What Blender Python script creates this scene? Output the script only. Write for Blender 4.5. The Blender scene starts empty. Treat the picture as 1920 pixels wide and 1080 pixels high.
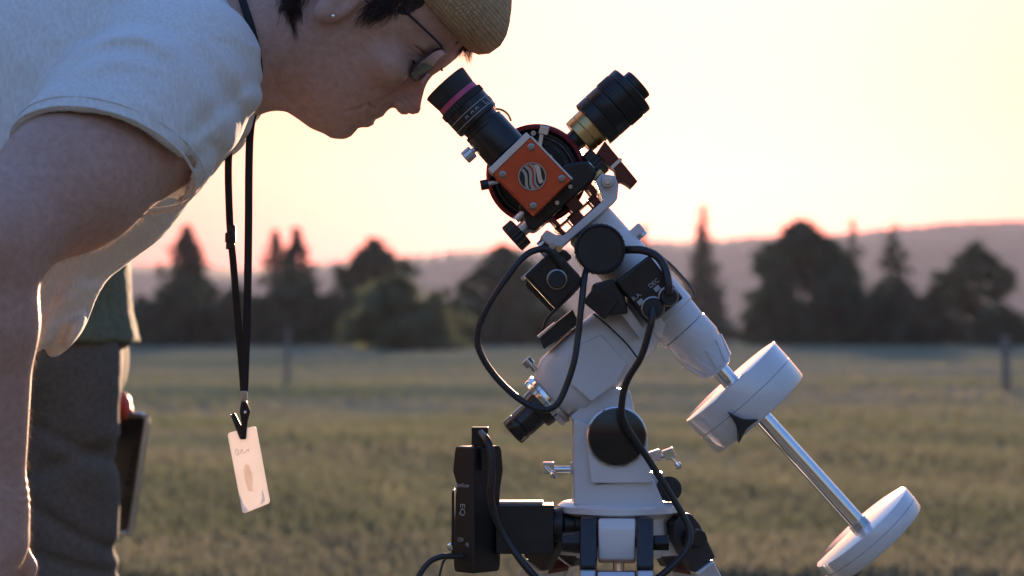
import bpy, bmesh, math, random
import numpy as np
from mathutils import Vector, Matrix, noise as mnoise

# ------------------------------------------------------------------ camera, sky, sun, exposure
scene = bpy.context.scene
col = scene.collection
CAM_Y, CAM_Z, FPX = -2.49, 0.90, 4533.0
PITCH = math.atan(82.0 / FPX)
cam_data = bpy.data.cameras.new("camera")
cam = bpy.data.objects.new("camera", cam_data)
col.objects.link(cam)
cam.location = (0, CAM_Y, CAM_Z)
cam.rotation_euler = (math.pi / 2 + PITCH, 0, 0)
cam_data.sensor_width = 36.0
cam_data.lens = 36.0 * FPX / 1920.0
cam_data.clip_start = 0.05
cam_data.clip_end = 12000
cam_data.dof.use_dof = True
cam_data.dof.focus_distance = 2.44
cam_data.dof.aperture_fstop = 6.4
cam_data.dof.aperture_blades = 7
scene.camera = cam

SUN_AZ, SUN_EL = math.radians(4.1), math.radians(5.4)     # azimuth measured from +Y towards +X
world = bpy.data.worlds.new("World")
scene.world = world
world.use_nodes = True
wn, wl = world.node_tree.nodes, world.node_tree.links
wn.clear()
sky = wn.new("ShaderNodeTexSky")
sky.sky_type = 'NISHITA'
sky.sun_disc = False
sky.sun_elevation = SUN_EL
sky.sun_rotation = SUN_AZ
sky.altitude = 500
sky.air_density = 3.3
sky.dust_density = 2.4
sky.ozone_density = 8.0
bg = wn.new("ShaderNodeBackground")
bg.inputs["Strength"].default_value = 0.15
wo = wn.new("ShaderNodeOutputWorld")
tint = wn.new("ShaderNodeMix"); tint.data_type = 'RGBA'; tint.blend_type = 'MULTIPLY'; tint.inputs[0].default_value = 1
tint.inputs[7].default_value = (1.0, .955, 1.24, 1)          # rosy evening air
hs = wn.new("ShaderNodeHueSaturation"); hs.inputs["Saturation"].default_value = .85
wl.new(sky.outputs[0], hs.inputs["Color"])
wl.new(hs.outputs[0], tint.inputs[6])
wl.new(tint.outputs[2], bg.inputs[0])
wl.new(bg.outputs[0], wo.inputs[0])

sun_data = bpy.data.lights.new("sun", 'SUN')
sun_data.energy = 2.8
sun_data.angle = math.radians(0.53)
sun_data.color = (1.0, 0.66, 0.42)
sun = bpy.data.objects.new("sun", sun_data)
col.objects.link(sun)
sun_dir = Vector((math.sin(SUN_AZ) * math.cos(SUN_EL), math.cos(SUN_AZ) * math.cos(SUN_EL), math.sin(SUN_EL)))
sun.rotation_euler = sun_dir.to_track_quat('Z', 'Y').to_euler()
sun.location = (2, 6, 3)

scene.view_settings.view_transform = 'Standard'
scene.view_settings.look = 'None'
scene.view_settings.exposure = 2.65
scene.view_settings.gamma = 1.0
scene.view_settings.use_curve_mapping = False
scene.cycles.use_denoising = True
scene.cycles.max_bounces = 8
scene.cycles.volume_bounces = 1
scene.cycles.caustics_reflective = False
scene.cycles.caustics_refractive = False
scene.cycles.sample_clamp_indirect = 6.0

# ------------------------------------------------------------------ helpers
def P(px, py, Y=0.0):
    """The point at depth plane Y seen at this place of the 1920x1080 frame."""
    c, s = math.cos(PITCH), math.sin(PITCH)
    a, b = (px - 960) / FPX, (540 - py) / FPX
    dx, dy, dz = a, c - b * s, s + b * c
    t = (Y - CAM_Y) / dy
    return Vector((dx * t, Y, CAM_Z + dz * t))

def S(Y=0.0):
    return (Y - CAM_Y) / FPX

def tag(o, label=None, cat=None, group=None, kind=None):
    if label: o["label"] = label
    if cat: o["category"] = cat
    if group: o["group"] = group
    if kind: o["kind"] = kind
    return o

def empty(name, loc, label=None, cat=None, group=None):
    o = bpy.data.objects.new(name, None)
    o.empty_display_size = 0.05
    o.location = loc
    col.objects.link(o)
    return tag(o, label, cat, group)

def adopt(o, parent):
    """parent while keeping world-space vertex coordinates"""
    if parent is None:
        return o
    o.parent = parent
    loc = Vector((0, 0, 0))
    p = parent
    while p is not None:
        loc = loc + p.location
        p = p.parent
    o.location = -loc
    return o

def perp(ax):
    ax = ax.normalized()
    h = Vector((0, 0, 1)) if abs(ax.z) < 0.9 else Vector((1, 0, 0))
    u = ax.cross(h).normalized()
    return u, ax.cross(u).normalized()

class MB:
    def __init__(self):
        self.v, self.f = [], []
    def lathe(self, o, ax, prof, n=36, ex=None, ey=None, caps=True):
        """prof: list of (t, r) along axis ax from o; r==0 closes to a point"""
        ax = ax.normalized()
        u, w = perp(ax) if ex is None else (ex, ey)
        rings = []
        for t, r in prof:
            c = o + ax * t
            if r < 1e-7:
                rings.append([len(self.v)]); self.v.append(c)
            else:
                k = len(self.v)
                for i in range(n):
                    a = 2 * math.pi * i / n
                    self.v.append(c + u * (r * math.cos(a)) + w * (r * math.sin(a)))
                rings.append(list(range(k, k + n)))
        for A, B in zip(rings, rings[1:]):
            if len(A) == 1 and len(B) == 1: continue
            for i in range(n):
                j = (i + 1) % n
                if len(A) == 1: self.f.append((A[0], B[i], B[j]))
                elif len(B) == 1: self.f.append((A[i], B[0], A[j]))
                else: self.f.append((A[i], B[i], B[j], A[j]))
        if not caps: return self
        if len(rings[0]) > 1: self.f.append(tuple(rings[0]))
        if len(rings[-1]) > 1: self.f.append(tuple(reversed(rings[-1])))
        return self
    def cyl(self, a, b, r, r2=None, n=28):
        r2 = r if r2 is None else r2
        return self.lathe(a, b - a, [(0, r), ((b - a).length, r2)], n)
    def box(self, c, ax, ay, az):
        k = len(self.v)
        for sx in (-1, 1):
            for sy in (-1, 1):
                for sz in (-1, 1):
                    self.v.append(c + ax * sx + ay * sy + az * sz)
        for q in ((0,1,3,2),(4,6,7,5),(0,4,5,1),(2,3,7,6),(0,2,6,4),(1,5,7,3)):
            self.f.append(tuple(k + i for i in q))
        return self
    def prism(self, pts, vec):
        k, n = len(self.v), len(pts)
        self.v += list(pts) + [p + vec for p in pts]
        self.f.append(tuple(range(k, k + n)))
        self.f.append(tuple(reversed(range(k + n, k + 2 * n))))
        for i in range(n):
            j = (i + 1) % n
            self.f.append((k + i, k + n + i, k + n + j, k + j))
        return self
    def tube(self, pts, r, n=10, sub=6, taper=None, flat=None):
        pts = [Vector(p) for p in pts]
        path = []
        if sub > 1 and len(pts) > 2:
            q = [pts[0] * 2 - pts[1]] + pts + [pts[-1] * 2 - pts[-2]]
            for i in range(1, len(q) - 2):
                for s in range(sub):
                    t = s / sub
                    a, b, c, d = q[i - 1], q[i], q[i + 1], q[i + 2]
                    path.append(0.5 * ((2 * b) + (c - a) * t + (2 * a - 5 * b + 4 * c - d) * t * t + (3 * b - a - 3 * c + d) * t ** 3))
            path.append(pts[-1])
        else:
            path = pts
        m = len(path)
        tang = [(path[min(i + 1, m - 1)] - path[max(i - 1, 0)]).normalized() for i in range(m)]
        u, w = perp(tang[0])
        rings = []
        for i, p in enumerate(path):
            u = (u - tang[i] * u.dot(tang[i])).normalized()
            w = tang[i].cross(u)
            rr = r if taper is None else r * taper(i / (m - 1))
            k = len(self.v)
            uu, ww, fu, fw = u, w, 1, 1
            if flat is not None:
                side = (flat[0] - tang[i] * flat[0].dot(tang[i])).normalized()
                uu, ww, fu, fw = side, tang[i].cross(side), flat[1], flat[2]
            for j in range(n):
                a = 2 * math.pi * j / n
                self.v.append(p + uu * (rr * fu * math.cos(a)) + ww * (rr * fw * math.sin(a)))
            rings.append(list(range(k, k + n)))
        for A, B in zip(rings, rings[1:]):
            for i in range(n):
                j = (i + 1) % n
                self.f.append((A[i], B[i], B[j], A[j]))
        self.f.append(tuple(rings[0])); self.f.append(tuple(reversed(rings[-1])))
        return self
    def build(self, name, mat, parent=None, bevel=0.0, angle=38, seg=2):
        me = bpy.data.meshes.new(name)
        me.from_pydata([tuple(p) for p in self.v], [], self.f)
        bm = bmesh.new(); bm.from_mesh(me)
        bmesh.ops.recalc_face_normals(bm, faces=bm.faces)
        lim = math.radians(angle)
        for f in bm.faces: f.smooth = True
        for e in bm.edges:
            if len(e.link_faces) == 2 and e.calc_face_angle(0) > lim: e.smooth = False
        bm.to_mesh(me); bm.free()
        me.materials.append(mat)
        o = bpy.data.objects.new(name, me)
        col.objects.link(o)
        adopt(o, parent)
        if bevel > 0:
            m = o.modifiers.new("bevel", 'BEVEL')
            m.width = bevel; m.segments = seg; m.limit_method = 'ANGLE'
            m.angle_limit = lim; m.harden_normals = True
        return o

def np_mesh(name, V, F, mat, parent=None, smooth=True):
    """V (n,3) array, F (m,k) array of equal-sized faces"""
    V = np.asarray(V, np.float32); F = np.asarray(F, np.int32)
    me = bpy.data.meshes.new(name)
    k = F.shape[1]
    me.vertices.add(len(V)); me.vertices.foreach_set("co", V.ravel())
    me.loops.add(F.size); me.loops.foreach_set("vertex_index", F.ravel())
    me.polygons.add(len(F))
    me.polygons.foreach_set("loop_start", np.arange(0, F.size, k, dtype=np.int32))
    me.polygons.foreach_set("loop_total", np.full(len(F), k, np.int32))
    me.polygons.foreach_set("use_smooth", np.full(len(F), smooth))
    me.update(calc_edges=True); me.validate()
    me.materials.append(mat)
    o = bpy.data.objects.new(name, me)
    col.objects.link(o)
    return adopt(o, parent)

# ------------------------------------------------------------------ materials
def material(name, color, rough=0.5, metal=0.0, var=0.12, scale=60.0, bump=0.0, bscale=400.0,
             coat=0.0, sss=0.0, sss_r=(1, .35, .2), trans=0.0, color2=None, stretch=None, spec=0.5, sheen=0.0, rvar=0.15):
    m = bpy.data.materials.new(name)
    m.use_nodes = True
    nt = m.node_tree; N, L = nt.nodes, nt.links
    b = N["Principled BSDF"]
    tc = N.new("ShaderNodeTexCoord")
    vec = tc.outputs["Object"]
    if stretch:
        mp = N.new("ShaderNodeMapping"); mp.inputs["Scale"].default_value = stretch
        L.new(vec, mp.inputs[0]); vec = mp.outputs[0]
    nz = N.new("ShaderNodeTexNoise"); nz.inputs["Scale"].default_value = scale
    nz.inputs["Detail"].default_value = 6
    L.new(vec, nz.inputs["Vector"])
    rp = N.new("ShaderNodeValToRGB")
    c2 = color2 if color2 else tuple(min(1, c * (1 + var)) for c in color)
    c1 = color if color2 else tuple(c * (1 - var) for c in color)
    rp.color_ramp.elements[0].position, rp.color_ramp.elements[1].position = 0.32, 0.68
    rp.color_ramp.elements[0].color = (*c1, 1); rp.color_ramp.elements[1].color = (*c2, 1)
    L.new(nz.outputs["Fac"], rp.inputs[0]); L.new(rp.outputs[0], b.inputs["Base Color"])
    mr = N.new("ShaderNodeMapRange")
    mr.inputs["To Min"].default_value = max(0.02, rough * (1 - rvar)); mr.inputs["To Max"].default_value = min(1, rough * (1 + rvar))
    L.new(nz.outputs["Fac"], mr.inputs["Value"]); L.new(mr.outputs[0], b.inputs["Roughness"])
    b.inputs["Metallic"].default_value = metal
    b.inputs["Specular IOR Level"].default_value = spec
    b.inputs["Coat Weight"].default_value = coat
    b.inputs["Coat Roughness"].default_value = 0.06
    if sheen:
        b.inputs["Sheen Weight"].default_value = sheen
        b.inputs["Sheen Roughness"].default_value = 0.4
    if sss:
        b.inputs["Subsurface Weight"].default_value = sss
        b.inputs["Subsurface Radius"].default_value = sss_r
        b.inputs["Subsurface Scale"].default_value = 0.008
    if bump:
        n2 = N.new("ShaderNodeTexNoise"); n2.inputs["Scale"].default_value = bscale; n2.inputs["Detail"].default_value = 4
        L.new(vec, n2.inputs["Vector"])
        bp = N.new("ShaderNodeBump"); bp.inputs["Strength"].default_value = bump; bp.inputs["Distance"].default_value = 0.002
        L.new(n2.outputs["Fac"], bp.inputs["Height"]); L.new(bp.outputs[0], b.inputs["Normal"])
    if trans:
        tr = N.new("ShaderNodeBsdfTranslucent"); L.new(rp.outputs[0], tr.inputs[0])
        mx = N.new("ShaderNodeMixShader"); mx.inputs[0].default_value = trans
        out = N["Material Output"]
        L.new(b.outputs[0], mx.inputs[1]); L.new(tr.outputs[0], mx.inputs[2]); L.new(mx.outputs[0], out.inputs[0])
    return m

M = {}
M['white'] = material('white_paint', (.70, .70, .71), .30, var=.05, scale=14, rvar=.35, bump=.05, bscale=900, coat=.35)
M['white_cast'] = material('white_cast_paint', (.66, .66, .67), .38, var=.07, scale=18, rvar=.35, bump=.10, bscale=1200, coat=.2)
M['black'] = material('black_plastic', (.014, .013, .013), .45, var=.25, bump=.08, bscale=1500)
M['black_gloss'] = material('black_gloss', (.012, .011, .012), .25, var=.1, coat=.2)
M['black_metal'] = material('black_anodised', (.022, .021, .022), .33, metal=.3, var=.2, bump=.03, bscale=2000)
M['rubber'] = material('black_rubber', (.02, .019, .02), .62, var=.2, bump=.1, bscale=1800)
M['chrome'] = material('chrome', (.80, .80, .82), .09, metal=1.0, var=.04, rvar=.4)
M['steel'] = material('brushed_steel', (.55, .56, .58), .28, metal=1.0, var=.08)
M['enamel'] = material('white_enamel', (.70, .70, .71), .09, var=.03, scale=25, rvar=.3, coat=1.0)
M['dull_steel'] = material('dull_steel', (.30, .27, .25), .35, metal=1.0, var=.15)
M['silver'] = material('silver_anodised', (.62, .63, .66), .32, metal=.8, var=.05)
M['orange'] = material('orange_anodised', (.62, .075, .012), .40, metal=.15, var=.08, scale=40)
M['red'] = material('red_anodised', (.22, .022, .030), .33, metal=.4, var=.1)
M['pink'] = material('pink_ring', (.52, .07, .17), .4, var=.1)
M['brass'] = material('brass', (.60, .42, .18), .32, metal=.85, var=.1)
M['print'] = material('white_print', (.42, .42, .43), .5, var=.05)
M['tan_print'] = material('tan_print', (.45, .36, .28), .5, var=.1)
M['dark_red'] = material('dark_red_metal', (.10, .025, .018), .36, metal=.4, var=.15)
M['lacquer_grey'] = material('grey_leg_paint', (.55, .58, .62), .3, metal=.4, var=.05)
M['navy'] = material('dark_leg_joint', (.028, .03, .038), .4, var=.15)
M['cable'] = material('cable_rubber', (.016, .015, .016), .36, var=.2)
# ------------------------------------------------------------------ ground, grass, hills
def field_material(name, blade=False):
    m = bpy.data.materials.new(name); m.use_nodes = True
    N, L = m.node_tree.nodes, m.node_tree.links
    b = N["Principled BSDF"]
    g = N.new("ShaderNodeNewGeometry")
    mp = N.new("ShaderNodeMapping"); mp.inputs["Scale"].default_value = (.07, .26, .10)
    L.new(g.outputs["Position"], mp.inputs[0])
    n1 = N.new("ShaderNodeTexNoise"); n1.inputs["Scale"].default_value = 1.0; n1.inputs["Detail"].default_value = 5
    L.new(mp.outputs[0], n1.inputs["Vector"])
    r1 = N.new("ShaderNodeValToRGB")
    e = r1.color_ramp.elements
    e[0].position, e[0].color = .36, (.138, .166, .108, 1)
    e[1].position, e[1].color = .64, (.232, .226, .172, 1)
    k = e.new(.50); k.color = (.184, .196, .138, 1)
    L.new(n1.outputs["Fac"], r1.inputs[0])
    n2 = N.new("ShaderNodeTexNoise"); n2.inputs["Scale"].default_value = 5.0 if not blade else 9.0; n2.inputs["Detail"].default_value = 6
    L.new(g.outputs["Position"], n2.inputs["Vector"])
    r2 = N.new("ShaderNodeValToRGB")
    r2.color_ramp.elements[0].position, r2.color_ramp.elements[0].color = .3, (.75, .77, .72, 1)
    r2.color_ramp.elements[1].position, r2.color_ramp.elements[1].color = .7, (1.2, 1.16, 1.12, 1)
    L.new(n2.outputs["Fac"], r2.inputs[0])
    mx = N.new("ShaderNodeMix"); mx.data_type = 'RGBA'; mx.blend_type = 'MULTIPLY'; mx.inputs[0].default_value = 1
    L.new(r1.outputs[0], mx.inputs[6]); L.new(r2.outputs[0], mx.inputs[7])
    L.new(mx.outputs[2], b.inputs["Base Color"])
    b.inputs["Roughness"].default_value = .85
    b.inputs["Specular IOR Level"].default_value = 0.0
    if blade:
        tr = N.new("ShaderNodeBsdfTranslucent"); L.new(mx.outputs[2], tr.inputs[0])
        ms = N.new("ShaderNodeMixShader"); ms.inputs[0].default_value = .30
        L.new(b.outputs[0], ms.inputs[1]); L.new(tr.outputs[0], ms.inputs[2]); L.new(ms.outputs[0], N["Material Output"].inputs[0])
    else:
        bp = N.new("ShaderNodeBump"); bp.inputs["Strength"].default_value = .6; bp.inputs["Distance"].default_value = .05
        L.new(n2.outputs["Fac"], bp.inputs["Height"]); L.new(bp.outputs[0], b.inputs["Normal"])
    return m

M['field'] = field_material('meadow_soil')
M['grass'] = field_material('meadow_grass', True)

def swell(x, y):
    """gentle unevenness of the meadow, flat near the tripod"""
    d = np.sqrt(x * x + y * y)
    k = np.clip((d - 6) / 20, 0, 1)
    return k * (0.05 * np.sin(x * .13 + y * .21) + 0.05 * np.sin(y * .37 - x * .05 + 1.0) + .03 * np.sin(x * .41 + 2.0 + y * .11))

xs = np.concatenate([np.linspace(-4000, -120, 20), np.linspace(-100, 100, 81), np.linspace(120, 4000, 20)])
ys = np.concatenate([np.linspace(-60, 120, 91), np.linspace(130, 400, 28), np.linspace(450, 4200, 16)])
gx, gy = np.meshgrid(xs, ys)
gz = np.where(gy < 140, swell(gx, gy), 0)
V = np.stack([gx, gy, gz], -1).reshape(-1, 3)
nx = len(xs)
ii = (np.arange(len(ys) - 1)[:, None] * nx + np.arange(nx - 1)[None, :]).ravel()
F = np.stack([ii, ii + 1, ii + nx + 1, ii + nx], -1)
ground = tag(np_mesh('ground', V, F, M['field']), 'dry olive brown meadow stretching to the tree line', None, None, 'structure')

rng = np.random.default_rng(7)
def grass_patch(px, py, hmin, hmax, blades=4):
    n = len(px)
    base = np.repeat(np.stack([px, py, swell(px, py)], -1), blades, 0)
    k = len(base)
    base[:, :2] += rng.normal(0, .035, (k, 2))
    h = rng.uniform(hmin, hmax, k) * (0.8 + .35 * np.sin(base[:, 0] * 1.3 + base[:, 1] * .4 + 2 * np.sin(base[:, 0] * .37)) * np.sin(base[:, 1] * .57 + base[:, 0] * .21 + 2))
    a = rng.uniform(0, 2 * np.pi, k)
    w = h * rng.uniform(.03, .06, k) + .002
    side = np.stack([np.cos(a), np.sin(a), 0 * a], -1) * w[:, None]
    lean = np.stack([rng.normal(0, .28, k), rng.normal(0, .28, k), np.ones(k)], -1) * h[:, None]
    bend = np.stack([rng.normal(0, .25, k), rng.normal(0, .25, k), 0 * a], -1) * h[:, None]
    b0, b1 = base - side, base + side
    m0, m1 = base + lean * .55 - side * .8, base + lean * .55 + side * .8
    t = base + lean + bend
    Vv = np.stack([b0, b1, m1, m0, t], 1).reshape(-1, 3)
    i = np.arange(k) * 5
    T = np.concatenate([np.stack([i, i + 1, i + 2], -1), np.stack([i, i + 2, i + 3], -1), np.stack([i + 3, i + 2, i + 4], -1)])
    return Vv, T

n = 60000
yy = rng.uniform(646, 1110, n)
dist = .9 * FPX / (yy - 622 + 1e-3)
dist = np.minimum(dist, 165)
gxx = rng.uniform(-1, 1, n) * (.27 * dist + 1.5)
V1, T1 = grass_patch(gxx, dist + CAM_Y, .04, .12)
n = 15000
gxx = rng.uniform(-6, 6, n); gyy = rng.uniform(-3, 7, n)
V2, T2 = grass_patch(gxx, gyy, .04, .11, 3)
go = np_mesh('grass', np.concatenate([V1, V2]), np.concatenate([T1, T2 + len(V1)]), M['grass'])
tag(go, 'short dry meadow grass and stems covering the field', 'grass', None, 'stuff')

# far wooded ridge
M['forest'] = material('far_forest', (.020, .030, .020), .9, color2=(.075, .080, .055), scale=.012, spec=.1)
crest = [(-9000, 520), (-3000, 515), (-600, 498), (200, 492), (330, 496), (450, 505), (560, 498), (640, 488), (720, 481), (800, 476), (900, 467), (1000, 462), (1200, 452), (1300, 449),
         (1400, 444), (1500, 441), (1600, 436), (1700, 425), (1800, 418), (1920, 413), (2200, 404), (4000, 410), (10000, 470)]
cx = np.array([c[0] for c in crest], float); cyv = np.array([c[1] for c in crest], float)
def ridge(name, label, dist, offs, depth, scale, seed):
    pxs = np.concatenate([np.linspace(-9000, -300, 60), np.linspace(-280, 2200, 420), np.linspace(2230, 10000, 60)])
    top = (622 - (np.interp(pxs, cx, cyv) + offs)) / FPX * dist + CAM_Z
    r = np.random.default_rng(seed)
    top = top + np.interp(pxs, pxs, r.normal(0, .9, len(pxs))) * scale
    X = (pxs - 960) / FPX * dist
    rows = []
    for k, (yo, zz) in enumerate([(-depth, -1.0), (-depth * .75, .18), (-depth * .45, .45), (-depth * .2, .78), (0, 1.0), (depth * .5, .75), (depth, -.02)]):
        z = np.where(zz < 0, -2.0, top * zz) + (r.normal(0, 1.0, len(pxs)) * scale if 0 < zz < 1 else 0)
        rows.append(np.stack([X, np.full_like(X, dist + CAM_Y + yo), z], -1))
    Vr = np.concatenate(rows); m = len(X)
    ii = (np.arange(len(rows) - 1)[:, None] * m + np.arange(m - 1)[None, :]).ravel()
    o = np_mesh(name, Vr, np.stack([ii, ii + 1, ii + m + 1, ii + m], -1), M['forest'])
    return tag(o, label, None, None, 'structure')
ridge('hill', 'long wooded ridge fading in evening haze behind the trees', 1900, 0, 600, 1.0, 3)

# ------------------------------------------------------------------ trees
M['leaf_dark'] = material('dark_leaves', (.034, .064, .040), .75, color2=(.076, .126, .078), scale=.8, spec=.15, trans=.12)
M['leaf_fir'] = material('fir_needles', (.026, .052, .038), .8, color2=(.062, .100, .072), scale=.9, spec=.15, trans=.10)
M['leaf_pale'] = material('pale_leaves', (.085, .120, .062), .75, color2=(.170, .205, .115), scale=.8, spec=.15, trans=.3)
M['bark'] = material('bark', (.05, .04, .03), .9, var=.4, scale=8)

def leaf_cloud(centers, size, r):
    n = len(centers)
    a = r.normal(size=(n, 3)); a /= np.linalg.norm(a, axis=1)[:, None]
    b = np.cross(a, r.normal(size=(n, 3))); b /= np.linalg.norm(b, axis=1)[:, None]
    s = size * r.uniform(.6, 1.4, n)[:, None]
    Vv = np.stack([centers - a * s, centers - b * s * .55, centers + a * s, centers + b * s * .55], 1).reshape(-1, 3)
    return Vv, np.arange(n * 4).reshape(-1, 4)

def tree(name, label, px, top, hw, dist, kind, seed, leaf='leaf_dark', dens=1.0, group=None, cat='tree'):
    r = np.random.default_rng(seed)
    k = dist / FPX
    bx, by = (px - 960) * k, dist + CAM_Y
    h = (622 - top) * k + CAM_Z
    w = hw * k
    root = empty(name, (bx, by, 0), label, cat, group)
    base = np.array([bx, by, 0.0])
    mb = MB()
    B = Vector((bx, by, -.2))
    if kind == 'fir':
        mb.tube([B, B + Vector((0, 0, h * .5)), B + Vector((0, 0, h * .99))], w * .07 + .05, 7, 2, lambda t: 1.02 - t)
        pts = []
        levels = int(h / .45)
        for i in range(levels):
            z = h * (.06 + .94 * i / levels)
            rad = w * (1.0 - i / levels) ** .85 * (.75 + .35 * r.random())
            nb = max(4, int(9 * rad / w) + 3)
            for j in range(nb):
                a = r.uniform(0, 2 * np.pi); L_ = rad * r.uniform(.55, 1.1)
                m = max(3, int(L_ / .18 * dens))
                t = r.uniform(.08, 1, m) ** .8
                p = np.stack([np.cos(a) * L_ * t, np.sin(a) * L_ * t, z - .22 * L_ * t ** 1.5 + 0 * t], -1)
                p += r.normal(0, .10 + .04 * L_, (m, 3))
                pts.append(p)
        c = np.concatenate(pts) + base
        Vv, Fq = leaf_cloud(c, .24 * max(.8, dist / 200), r)
    else:
        # many small leaf clumps through the crown's volume, held up by limbs
        loose = kind == 'loose'
        zb = {'round': .10, 'loose': .06, 'bush': .02}[kind]
        def env(t):                                         # crown half-width at height t (0 foot of crown, 1 top)
            if kind == 'round': return np.clip(1 - np.abs(1.75 * t - .72) ** 2.6 * .95, .05, 1)
            if loose: return np.clip(1.0 - np.clip((t - .10) / .90, 0, 1) ** 2.6, .08, 1)
            return np.clip(np.sqrt(np.clip(1 - t ** 2.2, 0, 1)), .1, 1)
        ph = r.uniform(0, 6.28, 6)
        ncl = int(150 * dens * (1.0 if not loose else 2.0))
        t = r.uniform(0, 1, ncl) ** (.9 if kind == 'round' else (.8 if loose else 1.35))
        th = r.uniform(0, 2 * np.pi, ncl)
        if kind == 'bush': t = t * (.80 + .20 * np.sin(2 * th + ph[3]) * np.sin(3 * th + ph[4]) + .0)
        bk = 1.0 if kind != 'bush' else 1.6
        bump_ = 1 + bk * .16 * np.sin(3 * th + ph[0] + 5 * t) + bk * .13 * np.sin(5 * th + ph[1] - 9 * t) + .10 * np.sin(2 * th + 14 * t + ph[2])
        rr = w * env(t) * bump_ * np.sqrt(r.uniform(.10, 1, ncl)) * .92
        C0 = np.stack([rr * np.cos(th), rr * np.sin(th), h * (zb + (1 - zb) * t) * .97], -1)
        C0 = np.concatenate([C0, [[0, 0, h * .975], [w * .06, 0, h * .94], [-w * .07, 0, h * .92]]])
        pts = []
        for c0 in C0:
            thin = loose and c0[2] > h * .52
            m = int((46 if not loose else (16 if thin else 34)) * r.uniform(.6, 1.4))
            cr = w * (r.uniform(.09, .17) if not thin else r.uniform(.06, .13))
            pts.append(c0 + r.normal(0, .5, (m, 3)) * cr * np.array([1, 1, .75]))
        for c0 in C0[r.permutation(len(C0))[:90 if loose else 26]]:
            mid = B + Vector((c0[0] * .35, c0[1] * .35, c0[2] * .80))
            mb.tube([B + Vector((0, 0, c0[2] * .55)), mid, B + Vector(c0)], w * .016 + .02, 5, 3, lambda t: 1.1 - t)
        c = np.concatenate(pts) + base
        c = c[c[:, 2] > .1]
        mb.tube([B, B + Vector((.04 * w, 0, h * .4)), B + Vector((0, 0, h * .96))], w * .05 + .06, 8, 3, lambda t: 1.03 - t)
        Vv, Fq = leaf_cloud(c, .028 * w + .12, r)
    mb.build('trunk', M['bark'], root)
    np_mesh('crown', Vv, Fq, M[leaf], root, smooth=False)
    return root

tree('loose_tree', 'tall pointed tree with see-through crown beside the hanging lanyard', 350, 420, 66, 168, 'loose', 11, 'leaf_fir')
tree('loose_tree', 'thin see-through tree, left one of a close pair right of the lanyard', 516, 428, 40, 190, 'loose', 12, 'leaf_fir', .8)
tree('loose_tree', 'darker pointed tree, right one of a close pair right of the lanyard', 556, 424, 48, 182, 'loose', 13, 'leaf_fir', 1.4)
tree('broadleaf_tree', 'dark rounded tree rising behind the pale green bush', 702, 452, 82, 176, 'round', 14, dens=1.8)
tree('pale_bush', 'broad pale green bush at the meadow edge below the dark rounded tree', 752, 522, 112, 120, 'bush', 15, 'leaf_pale', 1.7, cat='bush')
tree('broadleaf_tree', 'dark broad tree behind the black cable loop of the mount', 946, 462, 86, 180, 'round', 16, dens=1.8)
G = 'bushes along the meadow edge'
tree('edge_bush', 'dark low bush beside the hem of the green shirt', 262, 560, 62, 150, 'bush', 17, dens=1.6, cat='bush', group=G)
tree('edge_bush', 'dark dense bush under the tall pointed see-through tree', 345, 520, 84, 156, 'bush', 18, dens=1.4, cat='bush', group=G)
tree('edge_bush', 'dark bush behind the lanyard straps', 446, 540, 76, 158, 'bush', 19, dens=1.6, cat='bush', group=G)
tree('edge_bush', 'dark dense bush under the close pair of trees', 545, 505, 76, 160, 'bush', 20, dens=1.4, cat='bush', group=G)
tree('edge_bush', 'dark bush left of the pale green bush', 628, 548, 62, 160, 'bush', 21, dens=1.6, cat='bush', group=G)
tree('edge_bush', 'small dark bush right of the pale green bush', 838, 545, 46, 150, 'bush', 22, dens=1.6, cat='bush', group=G)
tree('edge_bush', 'dark bush just left of the hanging cable loop', 893, 560, 56, 156, 'bush', 23, dens=1.6, cat='bush', group=G)
tree('edge_bush', 'dark bush seen inside the hanging cable loop', 1010, 548, 70, 158, 'bush', 24, cat='bush', group=G)
tree('edge_bush', 'low hazy bush right of the mount under the tall fir', 1330, 600, 70, 240, 'bush', 25, cat='bush', group=G)
tree('fir_tree', 'tall hazy fir against the sunset glow right of the mount', 1320, 382, 58, 290, 'fir', 26, 'leaf_fir', 1.6)
tree('fir_tree', 'small fir tip showing just behind the white saddle clamp', 1207, 420, 40, 300, 'fir', 27, 'leaf_fir')
tree('broadleaf_tree', 'large dark dome-shaped tree, biggest of the row above the counterweights', 1502, 416, 104, 166, 'round', 28, dens=2.0)
tree('fir_tree', 'slim fir between the dome-shaped tree and the broader fir', 1597, 408, 58, 172, 'fir', 29, 'leaf_fir', 2.0)
tree('fir_tree', 'broader dark fir, second from the right of the tree row', 1677, 408, 80, 170, 'fir', 30, 'leaf_fir', 2.2)
tree('loose_tree', 'loose round leafy tree, rightmost tall one above the fence post', 1828, 458, 78, 168, 'round', 31, 'leaf_dark', 1.4)
tree('edge_bush', 'dark bush at the foot of the dome-shaped tree', 1450, 525, 62, 160, 'bush', 32, dens=1.5, cat='bush', group=G)
tree('edge_bush', 'dark bush at the foot of the slim fir', 1565, 500, 68, 160, 'bush', 33, dens=1.5, cat='bush', group=G)
tree('edge_bush', 'dark bush at the foot of the broader fir', 1680, 520, 70, 160, 'bush', 34, dens=1.5, cat='bush', group=G)
tree('edge_bush', 'dark bush between the broader fir and the loose leafy tree', 1755, 508, 50, 162, 'bush', 35, dens=1.3, cat='bush', group=G)
tree('edge_bush', 'low bush under the loose leafy tree by the fence post', 1875, 575, 66, 155, 'bush', 36, cat='bush', group=G)

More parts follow.
